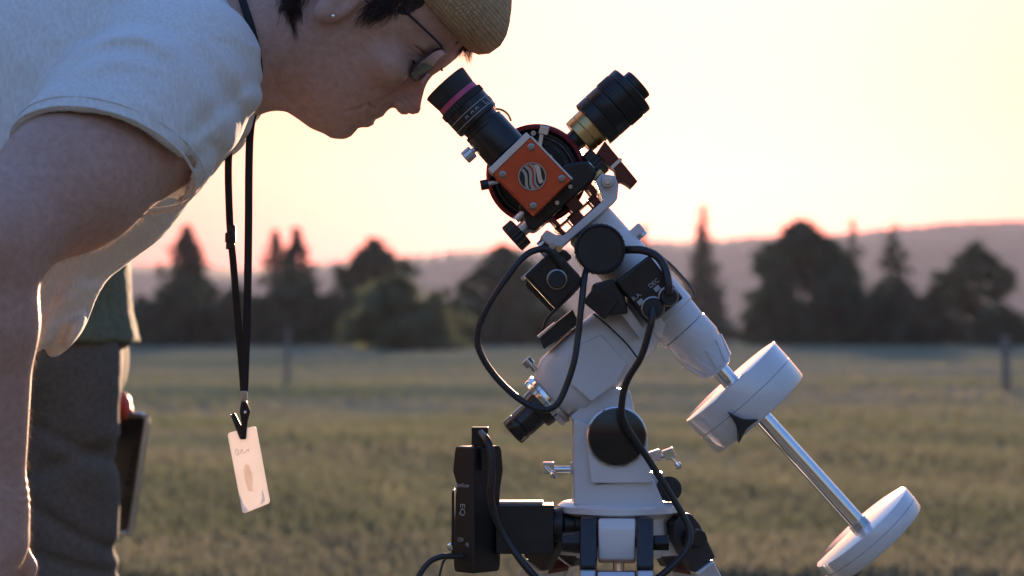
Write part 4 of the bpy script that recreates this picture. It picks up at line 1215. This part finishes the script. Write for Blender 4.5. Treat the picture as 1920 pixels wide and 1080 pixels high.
def face_detail(X, Fq):
    """split the quads of the face finer and press the fine creases in"""
    pm = X[Fq].mean(1); lim0, lim1 = P(480, 290, -.07), P(830, 40, -.07)
    inn = (pm[:, 0] > lim0.x) & (pm[:, 0] < lim1.x) & (pm[:, 2] > lim0.z) & (pm[:, 2] < P(700, 30, -.07).z) & (pm[:, 1] < 0)
    Q = X[Fq[inn]]; n = 4; t = np.linspace(0, 1, n + 1)
    uu, vv = np.meshgrid(t, t, indexing='ij'); w4 = np.stack([(1 - uu) * (1 - vv), uu * (1 - vv), uu * vv, (1 - uu) * vv], -1)
    V = np.einsum('abk,qkc->qabc', w4, Q).reshape(-1, 3)
    nq = len(Q); m = (n + 1) ** 2
    loc = np.array([[i * (n + 1) + j, (i + 1) * (n + 1) + j, (i + 1) * (n + 1) + j + 1, i * (n + 1) + j + 1] for i in range(n) for j in range(n)])
    F2 = (np.arange(nq)[:, None, None] * m + loc[None]).reshape(-1, 4)
    _, first, inv = np.unique(np.round(V, 6), axis=0, return_index=True, return_inverse=True)
    V = V[first].astype(np.float32); F2 = inv.reshape(-1)[F2]
    for _ in range(2):                                    # back onto the smooth surface
        e = .0008; d = woman_sdf(V); gr = np.stack([woman_sdf(V + A3(np.eye(3)[i] * e)) - woman_sdf(V - A3(np.eye(3)[i] * e)) for i in range(3)], -1) / (2 * e)
        V = V - np.clip(d / ((gr ** 2).sum(-1) + 1e-6), -.0006, .0006)[:, None] * gr
    nrm = gr / (np.linalg.norm(gr, axis=1)[:, None] + 1e-9)
    c_, s_ = math.cos(PITCH), math.sin(PITCH)
    dy, dz = V[:, 1] - CAM_Y, V[:, 2] - CAM_Z
    dep = dy * c_ + dz * s_
    px = np.stack([960 + FPX * V[:, 0] / dep, 540 - FPX * (dz * c_ - dy * s_) / dep], -1)
    push = np.zeros(len(V))
    for pts, am, wd in FACE_LINES:
        dm = np.full(len(V), 1e6)
        L_ = sum(math.dist(a, b) for a, b in zip(pts, pts[1:])); run = 0; along = np.zeros(len(V))
        for a, b in zip(pts, pts[1:]):
            a, b = np.array(a, float), np.array(b, float); ab = b - a
            tt = np.clip((px - a) @ ab / (ab @ ab), 0, 1); dd = np.linalg.norm(px - a - tt[:, None] * ab, axis=1)
            k = dd < dm; along[k] = (run + tt[k] * np.linalg.norm(ab)) / L_; dm = np.minimum(dm, dd); run += np.linalg.norm(ab)
        fade = np.clip(np.minimum(along, 1 - along) * 5 + .25, 0, 1)
        push += 1.6 * am * fade * np.exp(-(dm * .000549 / wd) ** 2)
    V = V - nrm * push[:, None].astype(np.float32)
    return np.concatenate([X, V]), np.concatenate([Fq[~inn], F2 + len(X)])
wbody = isosurface('body', woman_sdf, (-1.0, -.50, -.02), (.02, .50, 1.40), .0030, M['skin'], woman, face_detail)
# fine hairs on the near arm and the face
_co = np.zeros(len(wbody.data.vertices) * 3, np.float32); wbody.data.vertices.foreach_get('co', _co); _co = _co.reshape(-1, 3)
_no = np.zeros(len(_co) * 3, np.float32); wbody.data.vertices.foreach_get('normal', _no); _no = _no.reshape(-1, 3)
_fr = np.random.default_rng(9)
_arm = np.flatnonzero((_co[:, 1] < -.24) & (_co[:, 2] > .66) & (_co[:, 0] > -.60))
_fac = np.flatnonzero((_co[:, 0] > P(560, 0, 0).x) & (_co[:, 2] > 1.0))
_sel = np.concatenate([_fr.choice(_arm, 9000), _fr.choice(_fac, 5000)])
_ln = np.concatenate([_fr.uniform(.003, .009, 9000), _fr.uniform(.0012, .003, 5000)])[:, None]
_bp, _nn = _co[_sel], _no[_sel]
_dr = _nn * .55 + np.array([[.1, 0, -.8]]) + _fr.normal(0, .25, _nn.shape); _dr /= np.linalg.norm(_dr, axis=1)[:, None]
_sd = np.cross(_dr, _fr.normal(size=_dr.shape)); _sd /= np.linalg.norm(_sd, axis=1)[:, None]
_V = np.stack([_bp - _sd * .00007, _bp + _sd * .00007, _bp + _dr * _ln], 1).reshape(-1, 3)
tag(np_mesh('body_hair', _V, np.arange(len(_V)).reshape(-1, 3), M['fuzz'], woman), kind='stuff')

# T-shirt
HEM_C = P(176, 292, -.255); ARM = (ELB[0] - SH[0]).normalized()
HEM_N = Vector((-.13, -.48, -.87)).normalized()
def sleeve_outer(X):
    sl = cone(X, P(350, 128, -.14), P(180, 300, -.255), .068, .080)
    return smin(sl, cone(X, P(345, 140, -.10), P(250, 235, -.20), .075, .083), .03)
def shirt_sdf(X):
    g = cone(X, P(302, 146, 0), P(148, 288, 0), .107, .108, .63)
    g = smin(g, cone(X, P(148, 288, 0), P(-30, 432, 0), .108, .112, .62), .04)
    g = smin(g, cone(X, P(-30, 432, 0), HIP, .112, .125, .66), .05)
    g = smin(g, cone(X, P(235, 70, 0), P(-120, 190, 0), .090, .120, .60), .05)             # rounded back
    g = smin(g, cone(X, P(20, 560, -.03), P(100, 604, -.03), .060, .026, .45), .05)            # hem hanging below the belly
    hx = (X - A3(P(84, 668, 0)))
    g = smax(g, (hx @ A3(Vector((-.55, 0, -.83)))) , .008)
    for i, sy in ((0, 1), (1, -1)):
        if i == 0:
            sl = sleeve_outer(X)
            hd_ = (X - A3(HEM_C)) @ A3(HEM_N)
            sl = smax(sl, -smax(sl + .0072, -(hd_ + .014), .004), .002)
            sl = smax(sl, hd_, .002)
        else:
            sl = cone(X, P(280, 140, .12), P(120, 260, .20), .075, .078)
        g = smin(g, sl, .022)
    # folds: arcs round the shoulder, and slack towards the front
    d = X - A3(P(205, 300, -.25)); rad = np.sqrt(d[:, 0] ** 2 + d[:, 2] ** 2)
    ang = np.arctan2(d[:, 2], d[:, 0])
    fold = np.sin(rad * 185 + 1.2 * np.sin(ang * 3 + 1)) * np.exp(-((rad - .115) / .030) ** 2) * np.exp(-((ang - 1.15) / .75) ** 2)
    g = g - .0030 * fold * (X[:, 1] < -.05)
    dd = X @ A3(Vector((.73, 0, -.68)))
    fr = np.exp(-((d[:, 0] - .13) / .06) ** 2) * (d[:, 2] < .12)
    g = g + .0022 * np.sin((X[:, 0] * .55 + X[:, 2] * .83) * 130 + 1.5 * np.sin(X[:, 1] * 30)) * fr
    nearside = X[:, 1] < -.02
    for pts, am, wd in CREASES:
        dmin = np.full(len(X), 1e3, np.float32)
        for a_, b_ in zip(pts, pts[1:]):
            a2, b2 = np.array((a_.x, a_.z)), np.array((b_.x, b_.z)); ab = b2 - a2
            q2 = X[:, [0, 2]] - a2; t_ = np.clip(q2 @ ab / (ab @ ab), 0, 1)
            dmin = np.minimum(dmin, np.linalg.norm(q2 - t_[:, None] * ab, axis=1))
        g = g + am * np.exp(-(dmin / wd) ** 2) * nearside
    hang = np.exp(-((X[:, 0] - P(110, 630, 0).x) ** 2 + (X[:, 2] - P(110, 630, 0).z) ** 2) / .0030)
    g = g + hang * .0045 * np.sin((X[:, 0] * .8 - X[:, 2] * .5) * 210 + X[:, 1] * 60)
    return g + .0018 * wob(X, 38, (1, 1, .7)) + .0005 * wob(X, 120)
def _cr(Y, *p): return [P(x, y, Y) for x, y in p]
CREASES = [(_cr(-.18, (384, 262), (430, 200), (470, 146)), .0034, .0075),
           (_cr(-.18, (400, 276), (440, 226), (468, 180)), -.0022, .0090),
           (_cr(-.22, (176, 104), (210, 82), (250, 72), (290, 76), (322, 92)), -.0026, .0110), (_cr(-.22, (200, 106), (240, 92), (290, 96)), .0022, .0070),
           (_cr(-.22, (168, 150), (210, 132), (256, 128), (300, 136), (340, 156)), -.0024, .0110), (_cr(-.22, (230, 146), (280, 146), (326, 164)), .0022, .0070),
           (_cr(-.24, (250, 190), (310, 220)), -.0020, .0090), (_cr(-.12, (330, 380), (250, 446), (150, 520)), .0040, .0090), (_cr(-.12, (300, 430), (200, 500), (120, 560)), -.0045, .0090),
           (_cr(-.12, (420, 290), (360, 360)), .0040, .0070), (_cr(-.12, (150, 560), (100, 600), (80, 660)), .0060, .0070)]
shirt = isosurface('t_shirt', shirt_sdf, (-1.0, -.40, .60), (-.2, .40, 1.42), .0035, M['shirt'], woman)
# stitched band along the near sleeve hem
def hem_points(off, n=60):
    u, w = perp(HEM_N); pts = []
    for i in range(n):
        a = 2 * math.pi * i / n; dirv = u * math.cos(a) + w * math.sin(a)
        r = .03
        base = HEM_C - HEM_N * off
        X = np.array([base + dirv * (.125 - .0008 * k) for k in range(120)], np.float32)
        k = int(np.argmax(sleeve_outer(X) < .0014))
        pts.append(base + dirv * (.125 - .0008 * k))
    return pts
hp = hem_points(.013); hp.append(hp[0])
m = MB(); m.tube(hp, .0006, 5, 2); m.build('hem_stitch', M['shirt'], woman)
hp = hem_points(.0015); hp.append(hp[0])
m = MB(); m.tube(hp, .0014, 6, 2); m.build('sleeve_hem', M['shirt'], woman)

def wtrouser_sdf(X):
    g = cone(X, HIP + Vector((-.02, 0, .02)), HIP + Vector((0, 0, -.08)), .128, .12, .66)
    for i in range(2):
        sg_ = (-1, 1)[i]
        g = smin(g, cone(X, HIP + Vector((0, sg_ * .09, -.03)), KNEE[i], .100, .072), .04)
        g = smin(g, cone(X, KNEE[i], ANK[i] + Vector((0, 0, .0)), .072, .062), .03)
    g = smax(g, .07 - X[:, 2], .005)
    return g + .004 * wob(X, 22)
isosurface('trousers', wtrouser_sdf, (-1.0, -.42, .0), (-.36, .36, 1.05), .007, M['trousers'], woman)
for i in range(2):
    a = ANK[i]
    def shoe_sdf(X, a=a):
        g = smin(cone(X, a + Vector((-.03, 0, -.035)), a + Vector((.05, 0, -.03)), .048, .048), cone(X, a + Vector((.05, 0, -.035)), a + Vector((.165, 0, -.048)), .047, .036), .02)
        return smax(g, .002 - X[:, 2], .004)
    isosurface('shoe', shoe_sdf, tuple(a + Vector((-.12, -.08, -.12))), tuple(a + Vector((.25, .08, .05))), .006, M['shoe'], woman)

# hat: knitted straw dome with a rolled edge
hp_ = [(47, .62), (44.5, .74), (44, .84), (49, .93), (58, .985), (72, 1.0), (84, .975), (95, .925), (106, .855), (116, .77), (126, .66), (134, .54), (141, .40), (146, .25), (149, .10), (150, .0)]
dense = []
for i in range(len(hp_) - 1):
    for k in range(4):
        t = k / 4; dense.append((hp_[i][0] * (1 - t) + hp_[i + 1][0] * t, hp_[i][1] * (1 - t) + hp_[i + 1][1] * t))
dense.append(hp_[-1])
nr, nc = len(dense), 160
Vh = np.zeros((nr * nc, 3)); uv = np.zeros((nr * nc, 2))
for i, (u, r) in enumerate(dense):
    for j in range(nc):
        a = 2 * math.pi * j / nc
        k = 1 + .006 * math.sin(3 * a + i * .1) + .004 * math.sin(9 * a + i * .35)
        p = HL(u + 2.5 * math.sin(2 * a), -87 + 118 * r * k * math.cos(a), 101 * r * k * math.sin(a))
        Vh[i * nc + j] = p; uv[i * nc + j] = (a / 6.2832, i / nr)
ii = (np.arange(nr - 1)[:, None] * nc + np.arange(nc)[None, :]).ravel()
jj = (np.arange(nr - 1)[:, None] * nc + (np.arange(nc)[None, :] + 1) % nc).ravel()
hat = np_mesh('hat', Vh, np.stack([ii, jj, jj + nc, ii + nc], -1), M['straw'], woman)
uvl = hat.data.uv_layers.new(name='UVMap')
li = np.zeros(len(hat.data.loops), np.int32); hat.data.loops.foreach_get('vertex_index', li)
U = uv[li].reshape(-1, 4, 2).copy()
wrapm = (U[:, :, 0].max(1) - U[:, :, 0].min(1)) > .5
U[wrapm, :, 0] = np.where(U[wrapm, :, 0] < .5, U[wrapm, :, 0] + 1, U[wrapm, :, 0])
if len(U.reshape(-1)) == len(uvl.data) * 2: uvl.data.foreach_set('uv', U.reshape(-1).astype(np.float32))

# hair: scalp under the hat plus loose strands
def hair_sdf(X):
    u, f, l = head_local(X); Z = np.stack([f, l, u], -1).astype(np.float32)
    g = ell(Z, (-92, 0, 34), (101, 80, 90))
    g = smax(g, -(u - 14 - np.clip((f + 40) * .35, -40, 30)) , 8)
    g = smin(g, ell(Z, (-165, 0, -10), (34, 60, 60)), 20)
    return g / 1000 + .0012 * wob(X, 160, (.4, 1, .4))
isosurface('hair', hair_sdf, tuple(P(560, 0, 0) + Vector((-.12, -.12, -.10))), tuple(P(800, 0, 0) + Vector((.06, .12, .22))), .004, M['hair'], woman)
rs = random.Random(3)
hm_ = MB()
def strands(root, tip, n, spread, r, bend=.0):
    r = r * .5
    for k in range(int(n * 2.6)):
        a = root + Vector((rs.uniform(-1, 1), rs.uniform(-.5, .5), rs.uniform(-.6, .6))) * spread
        b = tip + Vector((rs.uniform(-1, 1), rs.uniform(-.5, .5), rs.uniform(-1, 1))) * spread * 1.1
        mid = a.lerp(b, .5) + Vector((rs.uniform(-1, 1), 0, rs.uniform(-1, 1))) * spread * .5 + Vector((0, -bend, 0))
        hm_.tube([a, mid, b], r * rs.uniform(.6, 1.2), 4, 4, lambda t: 1.05 - t)
strands(P(540, -26, -.062), P(552, 36, -.0645), 60, .008, .0013)
strands(P(560, -40, -.068), P(540, 4, -.066), 90, .012, .0015)
strands(P(540, -10, -.060), P(556, 78, -.064), 8, .003, .0009)
strands(P(530, 10, -.060), P(520, 52, -.062), 7, .003, .0006)
strands(P(728, -24, -.072), P(672, 40, -.0705), 36, .010, .0010)
strands(P(735, -10, -.072), P(690, 30, -.0715), 90, .013, .0013)
strands(P(752, -24, -.072), P(716, 14, -.073), 150, .014, .0015)
strands(P(790, -24, -.068), P(752, 8, -.0725), 130, .012, .0014)
strands(P(690, -40, -.072), P(730, -4, -.076), 120, .014, .0015)
strands(HL(48, 3, -12), HL(30, 14, -14), 16, .004, .0006, .002)
strands(HL(50, 6, -4), HL(36, 24, -4), 16, .0035, .0006)
strands(HL(48, 8, 10), HL(38, 20, 12), 14, .005, .0005)
tag(hm_.build('hair_strands', M['hair'], woman), kind='stuff')
# eyebrow and lashes
m = MB()
for k in range(26):
    t = k / 25; l = -16 - 32 * t
    a = HL(15 + 3 * math.sin(t * 3), 4 - 16 * t * t - 2, l); m.tube([a, a + HU * .004 + Vector((0, -.004, 0)) - HF * .001], .0005, 4, 1)
tag(m.build('eyebrow', M['hair'], woman), kind='stuff')
m = MB(); m.tube([HL(-6.5, -6.4, -24), HL(-7.5, -6.6, -32), HL(-7.5, -9.5, -39), HL(-6, -15, -46)], .0012, 6, 5)
m.build('eyelashes', M['hair'], woman)
m = MB(); ep_ = P(625, 31, -.086); m.lathe(ep_, TOY, [(0, 0), (.0005, .0016), (.002, .0022), (.0035, .0016), (.004, 0)], 12); m.build('earring', M['chrome'], woman)

# glasses
gl = empty('glasses', HL(0, 4, 0)); gl.parent = woman; gl.location = HL(0, 4, 0) - woman.location
def rim_pt(sd_, a, grow=0.0):
    ca_, sa_ = math.cos(a), math.sin(a)
    ex = .62
    lx = (24.5 + grow) * math.copysign(abs(ca_) ** ex, ca_); uy = (21 + grow) * math.copysign(abs(sa_) ** ex, sa_)
    l = sd_ * (33 + lx)
    return HL(3 + uy, 7.5 - (abs(l) / 62) ** 2 * 11 + uy * .10 - 5.5, l)
for sd_ in (-1, 1):
    m = MB(); m.tube([rim_pt(sd_, 2 * math.pi * i / 40) for i in range(41)], .0013, 8, 1); m.build('rim', M['frame'], gl)
    m = MB(); n = 40
    fwd = HF * .0016
    fr_ = [rim_pt(sd_, 2 * math.pi * i / n, -.6) + HF * .0004 for i in range(n)]
    m.v = fr_ + [p - fwd for p in fr_]; cc0 = sum(fr_, Vector()) / n + HF * .0016
    m.v += [cc0, cc0 - fwd]
    for i in range(n):
        j = (i + 1) % n
        m.f += [(i, j, 2 * n), (n + j, n + i, 2 * n + 1), (i, n + i, n + j, j)]
    m.build('lens', M['lens'], gl)
    hinge = rim_pt(sd_, .75 if sd_ > 0 else .75)
    e_ = HL(17, -104, sd_ * 77)
    h0 = HL(24, -7, sd_ * 64)
    m = MB(); m.tube([rim_pt(sd_, .70), HL(22, -2, sd_ * 63), h0, HL(21, -55, sd_ * 73), e_, HL(0, -118, sd_ * 78)], .0013, 8, 5); m.build('temple', M['frame'], gl)
m = MB(); m.tube([rim_pt(-1, math.pi - .3), HL(11, 8, -4), HL(11, 8, 4), rim_pt(1, math.pi - .3)], .0012, 8, 5); m.build('bridge', M['frame'], gl)
m = MB(); m.tube([HL(-2, 3, -11), HL(-8, 3, -13), HL(-14, 5, -14)], .0016, 6, 3); m.build('nose_pad', M['card'], gl)
m = MB(); m.tube([HL(-2, 3, 11), HL(-8, 3, 13), HL(-14, 5, 14)], .0016, 6, 3); m.build('nose_pad', M['card'], gl)

# ------------------------------------------------------------------ lanyard with badge
ly = empty('lanyard', P(457, 960, -.03), 'black lanyard hanging from the neck of the bending person with a pale badge', 'lanyard')
def strap(pts, wpx, name='strap', side=Vector((1, 0, 0))):
    c = [P(*p) for p in pts]
    m = MB(); m.tube(c, q(1), 12, 8, flat=(side, wpx / 2, 2.0)); return m.build(name, M['strap'], ly)
strap([(446, -30, -.058), (457, 8, -.066), (466, 35, -.0695), (474, 62, -.070), (482, 100, -.066), (486, 150, -.045), (478, 200, -.01), (470, 240, -.004), (467, 300, -.02), (466, 420, -.028), (464, 560, -.03), (461, 660, -.03), (458, 734, -.03)], 14.5)
strap([(452, 180, .02), (438, 230, .02), (430, 280, .01), (428, 330, -.002), (431, 420, -.012), (433, 436, -.014)], 15, side=Vector((1, -.35, 0)))
strap([(434, 460, -.015), (438, 500, -.018), (446, 600, -.024), (453, 680, -.027), (457, 734, -.029)], 14, side=Vector((1, -.25, 0)))
bk = MB(); bk.box(P(432.5, 446, -.014), Vector((q(10), 0, 0)), Vector((0, .004, 0)), Vector((0, 0, q(10)))); bo = bk.build('buckle', M['black'], ly, .0015)
m = MB(); m.box(P(434, 430, -.014), Vector((q(8), 0, 0)), Vector((0, .003, 0)), Vector((0, 0, q(8)))); m.build('buckle_prong', M['black'], bo, .001)
m = MB(); m.box(P(432, 461, -.014), Vector((q(8), 0, q(1))), Vector((0, .003, 0)), Vector((0, 0, q(6)))); m.build('buckle_loop', M['black'], bo, .001)
m = MB(); m.box(P(457.5, 742, -.03), Vector((q(6), 0, 0)), Vector((0, .0022, 0)), Vector((0, 0, q(9)))); m.build('crimp', M['steel'], ly, .0008)
m = MB(); m.prism([P(*p, -.033) for p in ((452, 752), (462, 752), (469, 772), (464, 790), (461, 824), (450, 824), (452, 792), (449, 772))], Vector((0, .006, 0))); cl = m.build('clip', M['black_gloss'], ly, .0012)
m = MB(); m.prism([P(*p, -.031) for p in ((432, 778), (440, 774), (453, 800), (458, 822), (450, 824), (443, 806))], Vector((0, .005, 0))); m.build('clip_lever', M['black'], cl, .001)
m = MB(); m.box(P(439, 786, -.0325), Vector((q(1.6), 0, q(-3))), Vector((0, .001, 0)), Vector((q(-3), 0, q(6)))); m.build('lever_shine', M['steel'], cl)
m = MB(); m.lathe(P(460, 773, -.032), TOY, [(0, q(3)), (.0015, q(3)), (.002, q(1.5)), (.002, 0)], 12); m.build('rivet', M['chrome'], cl)
# badge card with rounded corners, hanging slightly askew
cor = [(426, 812), (480, 798), (507, 943), (455, 964)]
def rounded(cor, k=.12, kk=.05):
    out = []
    for i in range(4):
        p, a, b = Vector(cor[i]), Vector(cor[i - 1]), Vector(cor[(i + 1) % 4])
        l1 = 6.0 / (a - p).length; l2 = 6.0 / (b - p).length
        s1, s2 = p + (a - p) * l1, p + (b - p) * l2
        for t in (0, .33, .67, 1): out.append(s1 * (1 - t) ** 2 + p * 2 * t * (1 - t) + s2 * t * t)
    return out
def card_y(x, y): return -.030 + (x - 465) * .00010 - (y - 880) * .00003
m = MB(); m.prism([P(p.x, p.y, card_y(p.x, p.y)) for p in rounded(cor)], Vector((0, .0009, 0))); card = m.build('badge', M['card'], ly, .0003)
fig = [(462, 868), (468, 874), (473, 888), (474, 904), (473, 916), (476, 920), (467, 922), (464, 916), (461, 904), (457, 890), (457, 878)]
m = MB(); m.prism([P(x, y, card_y(x, y) - .0004) for x, y in fig], Vector((0, .0003, 0))); m.build('printed_figure', M['card_tan'], card)
m = MB()
m.tube([P(x, y, card_y(x, y) - .0005) for x, y in ((441, 852), (443, 842), (447, 845), (445, 853), (450, 850), (453, 842), (456, 850), (461, 847), (465, 842), (467, 848))], .0003, 5, 4); m.build('signature', M['silver'], card)
m = MB(); m.prism([P(x, y, card_y(x, y) - .0005) for x, y in ((448, 925), (456, 945), (466, 958), (456, 962), (452, 950))], Vector((0, .0003, 0))); m.build('printed_corner', M['card_blue'], card)
m = MB(); m.prism([P(x, y, card_y(x, y) - .0005) for x, y in ((491, 918), (496, 930), (497, 940), (488, 946), (491, 934))], Vector((0, .0003, 0))); m.build('printed_corner', M['card_blue'], card)

# ------------------------------------------------------------------ the person standing behind
YB = 1.25; kb = S(YB)
pb = empty('person', (P(140, 640, YB).x, YB, 0), 'person standing behind in a green shirt and dark grey trousers, only hip and legs showing', 'person')
hx = P(134, 640, YB).x
LEGS = [[Vector((hx + .005, YB - .07, .86)), Vector((hx + .008, YB - .08, .50)), Vector((hx - .01, YB - .09, .09))],
        [Vector((hx - .07, YB + .09, .86)), Vector((hx - .085, YB + .10, .50)), Vector((hx - .13, YB + .11, .09))]]
SHB = [Vector((hx - .06, YB - .19, 1.40)), Vector((hx - .06, YB + .19, 1.40))]
HANDB = P(160, 748, YB + .12)
ARMB = [[SHB[0], Vector((hx - .16, YB - .25, 1.13)), Vector((hx - .14, YB - .24, .88))], [SHB[1], Vector((hx - .14, YB + .25, 1.12)), HANDB + Vector((-.035, .02, .03))]]
def behind_sdf(X):
    g = cone(X, (hx - .05, YB, 1.34), (hx - .04, YB, .92), .085, .10, .62)
    g = smin(g, cone(X, (hx - .05, YB, 1.42), (hx - .03, YB, 1.54), .05, .05), .03)
    g = smin(g, ell(X, (hx - .01, YB, 1.63), (.095, .075, .12)), .02)
    g = smin(g, cone(X, (hx + .08, YB, 1.62), (hx + .095, YB, 1.605), .012, .013), .012)
    g = smin(g, cone(X, (hx + .04, YB, 1.545), (hx + .06, YB, 1.55), .03, .025), .02)
    for L_ in LEGS:
        g = smin(g, cone(X, L_[0], L_[1], .064, .050), .04); g = smin(g, cone(X, L_[1], L_[2], .050, .036), .03)
        g = smin(g, cone(X, L_[2] + Vector((-.03, 0, -.045)), L_[2] + Vector((.14, 0, -.06)), .034, .026), .02)
    for A_ in ARMB:
        g = smin(g, cone(X, A_[0], A_[1], .05, .04), .03); g = smin(g, cone(X, A_[1], A_[2], .04, .027), .02)
    for A_, dv in zip(ARMB, (Vector((.01, 0, -1)), Vector((.6, -.2, -.75)))):
        w0 = A_[2]; dv = dv.normalized(); ou = Vector((1, 0, 0)) if dv.z < -.9 else Vector((.3, .9, 0)).normalized()
        g = smin(g, cone(X, w0, w0 + dv * .06, .027, .026, .8), .015)
        for o, ln in ((.026, .06), (.009, .07), (-.009, .068), (-.026, .055)):
            a = w0 + dv * .07 + ou * o; b = a + dv * ln * .5; c = b + dv * ln * .3 + Vector((-.014, .006, 0))
            g = smin(g, smin(cone(X, a, b, .009, .0085), cone(X, b, c, .0085, .007), .004), .006)
        a = w0 + dv * .02 + ou * .028; g = smin(g, cone(X, a, a + dv * .05 + ou * .018, .012, .009), .01)
    return g
isosurface('body', behind_sdf, (hx - .42, YB - .42, -.02), (hx + .36, YB + .42, 1.80), .009, M['skin'], pb)
def btrouser_sdf(X):
    g = cone(X, (hx - .045, YB, .93), (hx - .03, YB, .86), .118, .115, .66)
    for L_ in LEGS:
        g = smin(g, cone(X, L_[0], L_[1] + Vector((0, 0, .0)), .080, .076), .025); g = smin(g, cone(X, L_[1], L_[2], .076, .068), .03)
    g = smax(g, .06 - X[:, 2], .005)
    g = smax(g, X[:, 2] - 1.0, .005)
    kz = np.exp(-((X[:, 2] - .72) / .10) ** 2)
    return g + .006 * wob(X, 11, (1, 1, 1.2)) + kz * .0018 * np.sin(X[:, 2] * 80 + X[:, 0] * 70) + sum(.007 * np.exp(-(((X[:, 2] - z0) - sl_ * (X[:, 0] - hx)) / .012) ** 2) for z0, sl_ in ((.745, -.5), (.70, .35), (.62, -.6), (.56, -.3))) + .0010 * wob(X, 45, (1, 1, 1.2))
isosurface('trousers', btrouser_sdf, (hx - .35, YB - .30, .0), (hx + .25, YB + .32, 1.02), .005, M['trousers'], pb)
def bshirt_sdf(X):
    g = cone(X, (hx - .055, YB, 1.37), (hx - .035, YB, 1.0), .11, .118, .60)
    g = smin(g, cone(X, (hx - .035, YB, 1.0), (hx - .015, YB, .86), .108, .120, .62), .03)
    for A_ in ARMB:
        g = smin(g, cone(X, A_[0], A_[0].lerp(A_[1], .7), .075, .072), .03)
    zz = P(200, 642, YB).z
    g = smax(g, zz - X[:, 2] - .05 * (X[:, 0] - hx) * 0, .004)
    return g + .004 * wob(X, 24, (1, 1, .4)) + .0018 * wob(X, 70)
isosurface('shirt', bshirt_sdf, (hx - .40, YB - .40, .80), (hx + .25, YB + .40, 1.50), .006, M['green_shirt'], pb)
def bhair_sdf(X):
    g = ell(X, (hx - .025, YB, 1.655), (.10, .085, .115))
    return smax(g, (X[:, 0] - hx) * .8 - (X[:, 2] - 1.66) * .7 - .02, .01)
isosurface('hair', bhair_sdf, (hx - .16, YB - .12, 1.5), (hx + .12, YB + .12, 1.8), .006, M['hair'], pb)
for L_ in LEGS:
    a = L_[2]
    def shoe2(X, a=a):
        g = smin(cone(X, a + Vector((-.03, 0, -.04)), a + Vector((.05, 0, -.035)), .05, .05), cone(X, a + Vector((.05, 0, -.04)), a + Vector((.17, 0, -.052)), .049, .037), .02)
        return smax(g, .002 - X[:, 2], .004)
    isosurface('shoe', shoe2, tuple(a + Vector((-.13, -.09, -.13))), tuple(a + Vector((.26, .09, .06))), .007, M['shoe'], pb)

# case carried by that person
YC = YB + .08
case = empty('carrying_case', P(240, 1000, YC), 'dark grey plastic case with round holes and orange grip beside the grey trousers', 'case')
def CP(x, y, dy=0.0): return P(x, y, YC + dy - (x - 240) * .0012)
outl = [(196, 800), (206, 784), (262, 778), (272, 784), (274, 796), (246, 985), (238, 998), (226, 1001), (196, 1000)]
m = MB(); m.prism([CP(*p) for p in outl], Vector((.004, .022, 0))); cb_ = m.build('case_shell', M['case'], case, .003)
m = MB(); pts = [CP(x, y, -.002) for x, y in outl]; pts.append(pts[0]); m.tube(pts, .0045, 8, 2); m.build('case_rim', M['silver'], case)
m = MB(); m.prism([CP(*p, -.0012) for p in ((206, 804), (264, 796), (258, 822), (206, 826))], Vector((0, .001, 0))); m.build('case_panel', M['navy'], cb_)
for (x, y, r) in ((252, 842, 4), (250, 858, 4), (247, 874, 4), (244, 890, 4.6), (240, 906, 5)):
    p = CP(x, y, -.0014); m = MB(); m.lathe(p + Vector((0, .002, 0)), TOY, [(0, kb * r), (.0022, kb * r), (.0026, kb * r * .7), (.0012, kb * r * .6), (.0012, 0)], 16); m.build('hole', M['black'], cb_)
m = MB(); m.prism([CP(x, y, -.0022) for x, y in ((228, 934), (236, 930), (240, 938), (237, 965), (230, 975), (226, 965))], Vector((0, .001, 0))); m.build('latch_hole', M['black'], cb_, .001)
def grip_sdf(X): return smin(cone(X, CP(190, 736), CP(222, 757), .018, .018), cone(X, CP(222, 757), CP(236, 774), .018, .012), .01)
isosurface('grip', grip_sdf, tuple(CP(210, 760) + Vector((-.08, -.05, -.06))), tuple(CP(210, 760) + Vector((.08, .05, .06))), .004, M['grip'], case)
# ------------------------------------------------------------------ evening haze
hz = MB(); hz.box(Vector((0, 1230, 84)), Vector((4200, 0, 0)), Vector((0, 1330, 0)), Vector((0, 0, 87)))
hm = bpy.data.materials.new('evening_haze'); hm.use_nodes = True
hn, hl = hm.node_tree.nodes, hm.node_tree.links
hn.remove(hn["Principled BSDF"])
pv = hn.new("ShaderNodeVolumePrincipled")
pv.inputs["Color"].default_value = (.66, .70, 1.0, 1)
pv.inputs["Density"].default_value = 0.00005
pv.inputs["Anisotropy"].default_value = 0.42
hl.new(pv.outputs[0], hn["Material Output"].inputs["Volume"])
tag(hz.build('haze', hm), 'thin evening haze over the meadow and hills', None, None, 'stuff')
